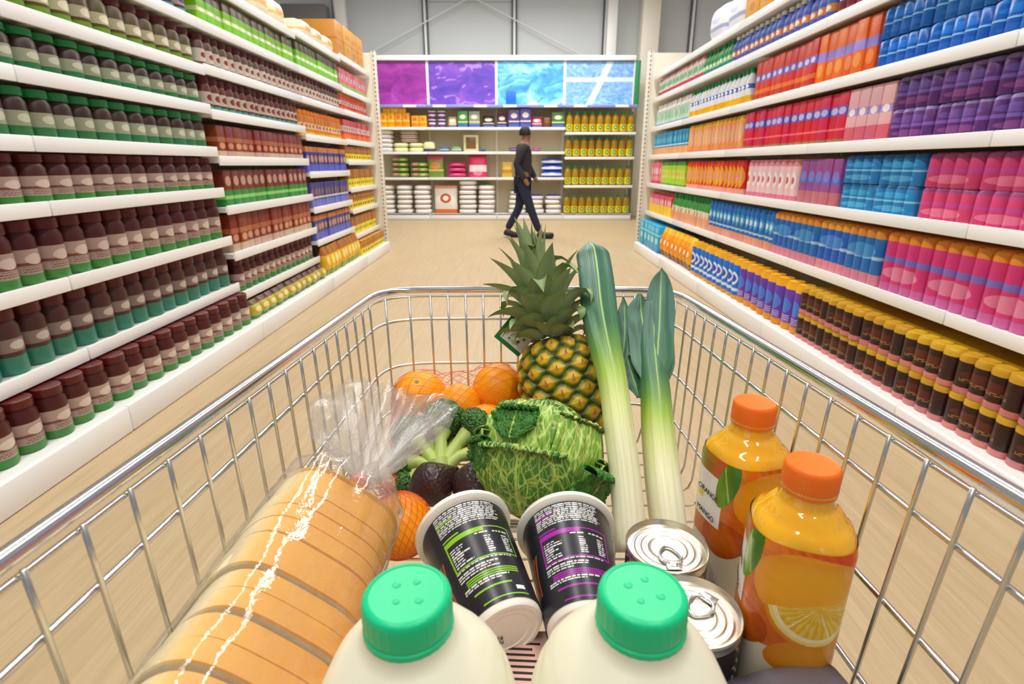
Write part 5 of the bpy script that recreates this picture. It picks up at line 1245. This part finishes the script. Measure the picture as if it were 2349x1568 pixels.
# ------------------------------------------------------------------ bagged sliced loaf
def loaf():
    C0 = W(-.1665, .295, .305); roll = R(38)
    M = Matrix.Translation(C0) @ Matrix.Rotation(roll, 4, 'Y')
    root = thing('bread_loaf', 'sliced white loaf in a clear plastic bag beside the left trolley side', 'bread', M)
    def section(n=72, s=1.0, top=1.0):
        pts = []
        for k in range(n):
            t = 2 * PI * k / n - PI / 2; c, s_ = math.cos(t), math.sin(t); e = 4.2 if s_ < 0 else 3.6
            r = 1 / (abs(c) ** e + abs(s_) ** e) ** (1 / e); x = .054 * r * c; z = (.062 if s_ > 0 else .047) * r * s_
            pts.append((x * s, z * s))
        return pts
    s = N('bread_crust'); g = s.sep(s.attr('uvp')); o = s.coord('Object'); n_ = s.noise(o, 28, 4, .6); f = s.math('ADD', g[0], s.math('MULTIPLY', s.math('SUBTRACT', n_, .5), .3))
    c = s.ramp(f, [(.0, '#efdcae'), (.2, '#f0d9a2'), (.4, '#eec06a'), (.58, '#e4a646'), (.8, '#d28f30'), (1, '#bf7a24')]); s.pbr(c, .6, normal=s.bump(s.noise(o, 240, 3), .25, .001)); CRUST = s.m
    s = N('bread_crumb'); o = s.coord('Object'); s.pbr(s.mix(s.noise(o, 70, 4), '#efe2bf', '#d8bd86'), .8, normal=s.bump(s.noise(o, 160, 3), .4, .002)); CRUMB = s.m
    y = .108; k = 0; rng = random.Random(5); n = 72
    while y > -.19:
        th = rng.uniform(.0148, .0168); dx, dz = rng.uniform(-.0016, .0016), rng.uniform(-.0012, .0012); sc = 1 + rng.uniform(-.012, .012)
        sec = section(n, sc); ends = [(-th, .975), (-th + .0006, 1), (-.0006, 1), (0, .975)] if k else [(-th, .97), (-th + .001, 1), (-.012, .97), (-.004, .88), (0, .72)]
        P = [[(x * q + dx, y + a, z * q + dz) for (x, z) in sec] for (a, q) in ends]
        lev = lambda x, z: max(0, min(1, .50 + .16 * (z / .062) + .16 * x / .054 - .62 * float(sm(np.array((-x / .054 - .72) / .2))) * (1 if z < .045 else .4)))
        U = [[(lev(x, z), 0, 0) for (x, z) in sec] for _ in ends]
        mb = MB(); mb.grid(P, uv=U, wrap_u=True); o_ = len(P) - 1
        mb.f.append(tuple(range(n))); mb.mi.append(1); mb.f.append(tuple(o_ * n + i for i in range(n))[::-1]); mb.mi.append(1 if k else 0)
        mb.obj('slice', [CRUST, CRUMB], root, angle=50)
        y -= th + ([0, 0, 0, .0003, 0, .0004, .0002, .0028, .0003, .0034, .0002, .004, .001, .003, .0004, .004, .001, .002, .001, .001][min(k, 19)]); k += 1
    # clear bag: snug over the loaf, gathered at the neck, then fanned out
    s = N('clear_bag'); o = s.coord('Object'); uv = s.attr('uvp'); g = s.sep(uv)
    cr1 = s.noise(s.vmul(uv, (9, 26, 1)), 1.0, 4, .6, .6); cr2 = s.voro(o, 42, 'F1'); cr3 = s.noise(o, 60, 3, .6, 1.5); st = s.noise(s.vmul(uv, (60, 4, 1)), 1.0, 3)
    hgt = s.math('ADD', s.math('ADD', cr1, s.math('MULTIPLY', cr2, .9)), s.math('ADD', s.math('MULTIPLY', cr3, .5), s.math('MULTIPLY', s.math('MULTIPLY', st, g[2]), 1.2))); nb = s.bump(hgt, .22, .0025); s.put(nb.node.inputs['Strength'], s.math('ADD', .2, s.math('MULTIPLY', g[2], .75)))
    tr = s.n('ShaderNodeBsdfTransparent'); gl = s.n('ShaderNodeBsdfGlossy'); gl.inputs['Roughness'].default_value = .06; s.put(gl.inputs['Normal'], nb)
    df = s.n('ShaderNodeBsdfTranslucent'); df.inputs[0].default_value = (.95, .93, .93, 1); d2 = s.n('ShaderNodeBsdfDiffuse'); d2.inputs[0].default_value = (.95, .92, .92, 1)
    lw = s.n('ShaderNodeLayerWeight'); lw.inputs[0].default_value = .5; s.put(lw.inputs['Normal'], nb)
    ad = s.n('ShaderNodeMixShader'); ad.inputs[0].default_value = .5; s.t.links.new(df.outputs[0], ad.inputs[1]); s.t.links.new(d2.outputs[0], ad.inputs[2])
    m1 = s.n('ShaderNodeMixShader'); s.put(m1.inputs[0], s.math('ADD', .015, s.math('MULTIPLY', g[2], s.math('ADD', .05, s.math('MULTIPLY', s.math('POWER', st, 2.0), 1.5))))); s.t.links.new(tr.outputs[0], m1.inputs[1]); s.t.links.new(ad.outputs[0], m1.inputs[2])
    m2 = s.n('ShaderNodeMixShader'); s.put(m2.inputs[0], s.math('ADD', s.math('ADD', .05, s.math('MULTIPLY', g[2], .10)), s.math('MULTIPLY', s.math('POWER', lw.outputs['Facing'], 3.0), .55))); s.t.links.new(m1.outputs[0], m2.inputs[1]); s.t.links.new(gl.outputs[0], m2.inputs[2]); s.t.links.new(m2.outputs[0], s.out.inputs[0]); FILM = s.m
    inv = M.inverted(); neck = inv @ W(-.1570, .478, .310); nf = 144
    sec = section(nf); P = []; U = []
    for j, yy in enumerate(np.linspace(-.20, .112, 56)):
        row = []
        for i, (x, z) in enumerate(sec):
            a = 2 * PI * i / nf; pull = sm(np.array((yy + .04) / .16)) * .8
            w = .0032 + .0022 * noise.noise((x * 40, yy * 22, z * 40)) + .0016 * pull * math.sin(a * 17 + 2 * noise.noise((x * 20, yy * 9, 3))) + .001 * noise.noise((x * 90, yy * 80, z * 90))
            l = math.hypot(x, z); row.append((x * (1 + w / l), yy, z * (1 + w / l)))
        P.append(row); U.append([(i / nf, yy * 3, .12) for i in range(nf)])
    edge = P[-1]
    for t in np.linspace(.08, 1, 26):
        row = []; e = t ** .8
        for i in range(nf):
            a = 2 * PI * i / nf; p = Vector(edge[i]); rr = .008 * (1 + .45 * math.sin(a * 13)); q = neck + Vector((rr * math.cos(a - PI / 2), 0, rr * math.sin(a - PI / 2)))
            c = p.lerp(q, e) + Vector((0, .030 * math.sin(PI * t) * (1 - t) ** .5, 0)); c += Vector((math.cos(a - PI / 2), 0, math.sin(a - PI / 2))) * (.004 * math.sin(PI * t) * math.sin(a * 13)); row.append(c)
        P.append(row); U.append([(i / nf, .5 + t * .4, .12 + .75 * t * t) for i in range(nf)])
    # fan: two crumpled layers spreading from the neck
    fan = [W(-.2000, .470, .250), W(-.2050, .500, .232), W(-.192, .540, .228), W(-.170, .572, .236), W(-.150, .588, .248), W(-.125, .592, .262), W(-.098, .588, .262), W(-.066, .566, .268), W(-.075, .545, .285), W(-.098, .520, .300)]
    F_ = spline([inv @ p for p in fan], nf // 2); F_ = F_ + F_[::-1]
    last = [Vector(p) for p in P[-1]]
    sh_ = 0
    best = min(range(nf), key=lambda k: (last[k] - (neck + (F_[0] - neck) * .1)).length)
    for t in np.linspace(.04, 1, 44):
        row = []
        for i in range(nf):
            lay = -1 if i < nf // 2 else 1; tt = (i / (nf / 2)) if i < nf // 2 else (2 - i / (nf / 2)); src = last[(best + i) % nf]
            f = F_[i]; c = src.lerp(f, t ** .9); n_ = Vector((.25, -.55, .8)); nn = (inv.to_3x3() @ n_).normalized()
            amp = .010 * t * math.sin(PI * min(1, tt * 1.0)) ** .5
            c += nn * (amp * math.sin(tt * 2 * PI * 6.5 + lay) + lay * .006 * math.sin(PI * min(t * 1.2, 1)) + .009 * t * noise.noise((tt * 9, t * 4, lay * 3)) + .004 * t * noise.noise((tt * 26, t * 12, lay * 7)))
            c += (f - neck).normalized() * (.016 * t * t * noise.noise((tt * 12, lay * 2, 4))); row.append(c)
        P.append(row); U.append([(i / nf * 3, t, .95 - .62 * t) for i in range(nf)])
    mb = MB(); mb.grid(P, uv=U, wrap_u=True); mb.obj('plastic_bag', FILM, root, angle=0)
    tie = MB(); tie.lathe([(.0085, -.004), (.010, -.003), (.010, .003), (.0085, .004)], 20, M=Matrix.Translation(neck + Vector((0, -.002, 0))) @ Matrix.Rotation(PI / 2, 4, 'X')); tie.obj('tie', plain('pink_tape', '#f2a48c', .4), root)
loaf()
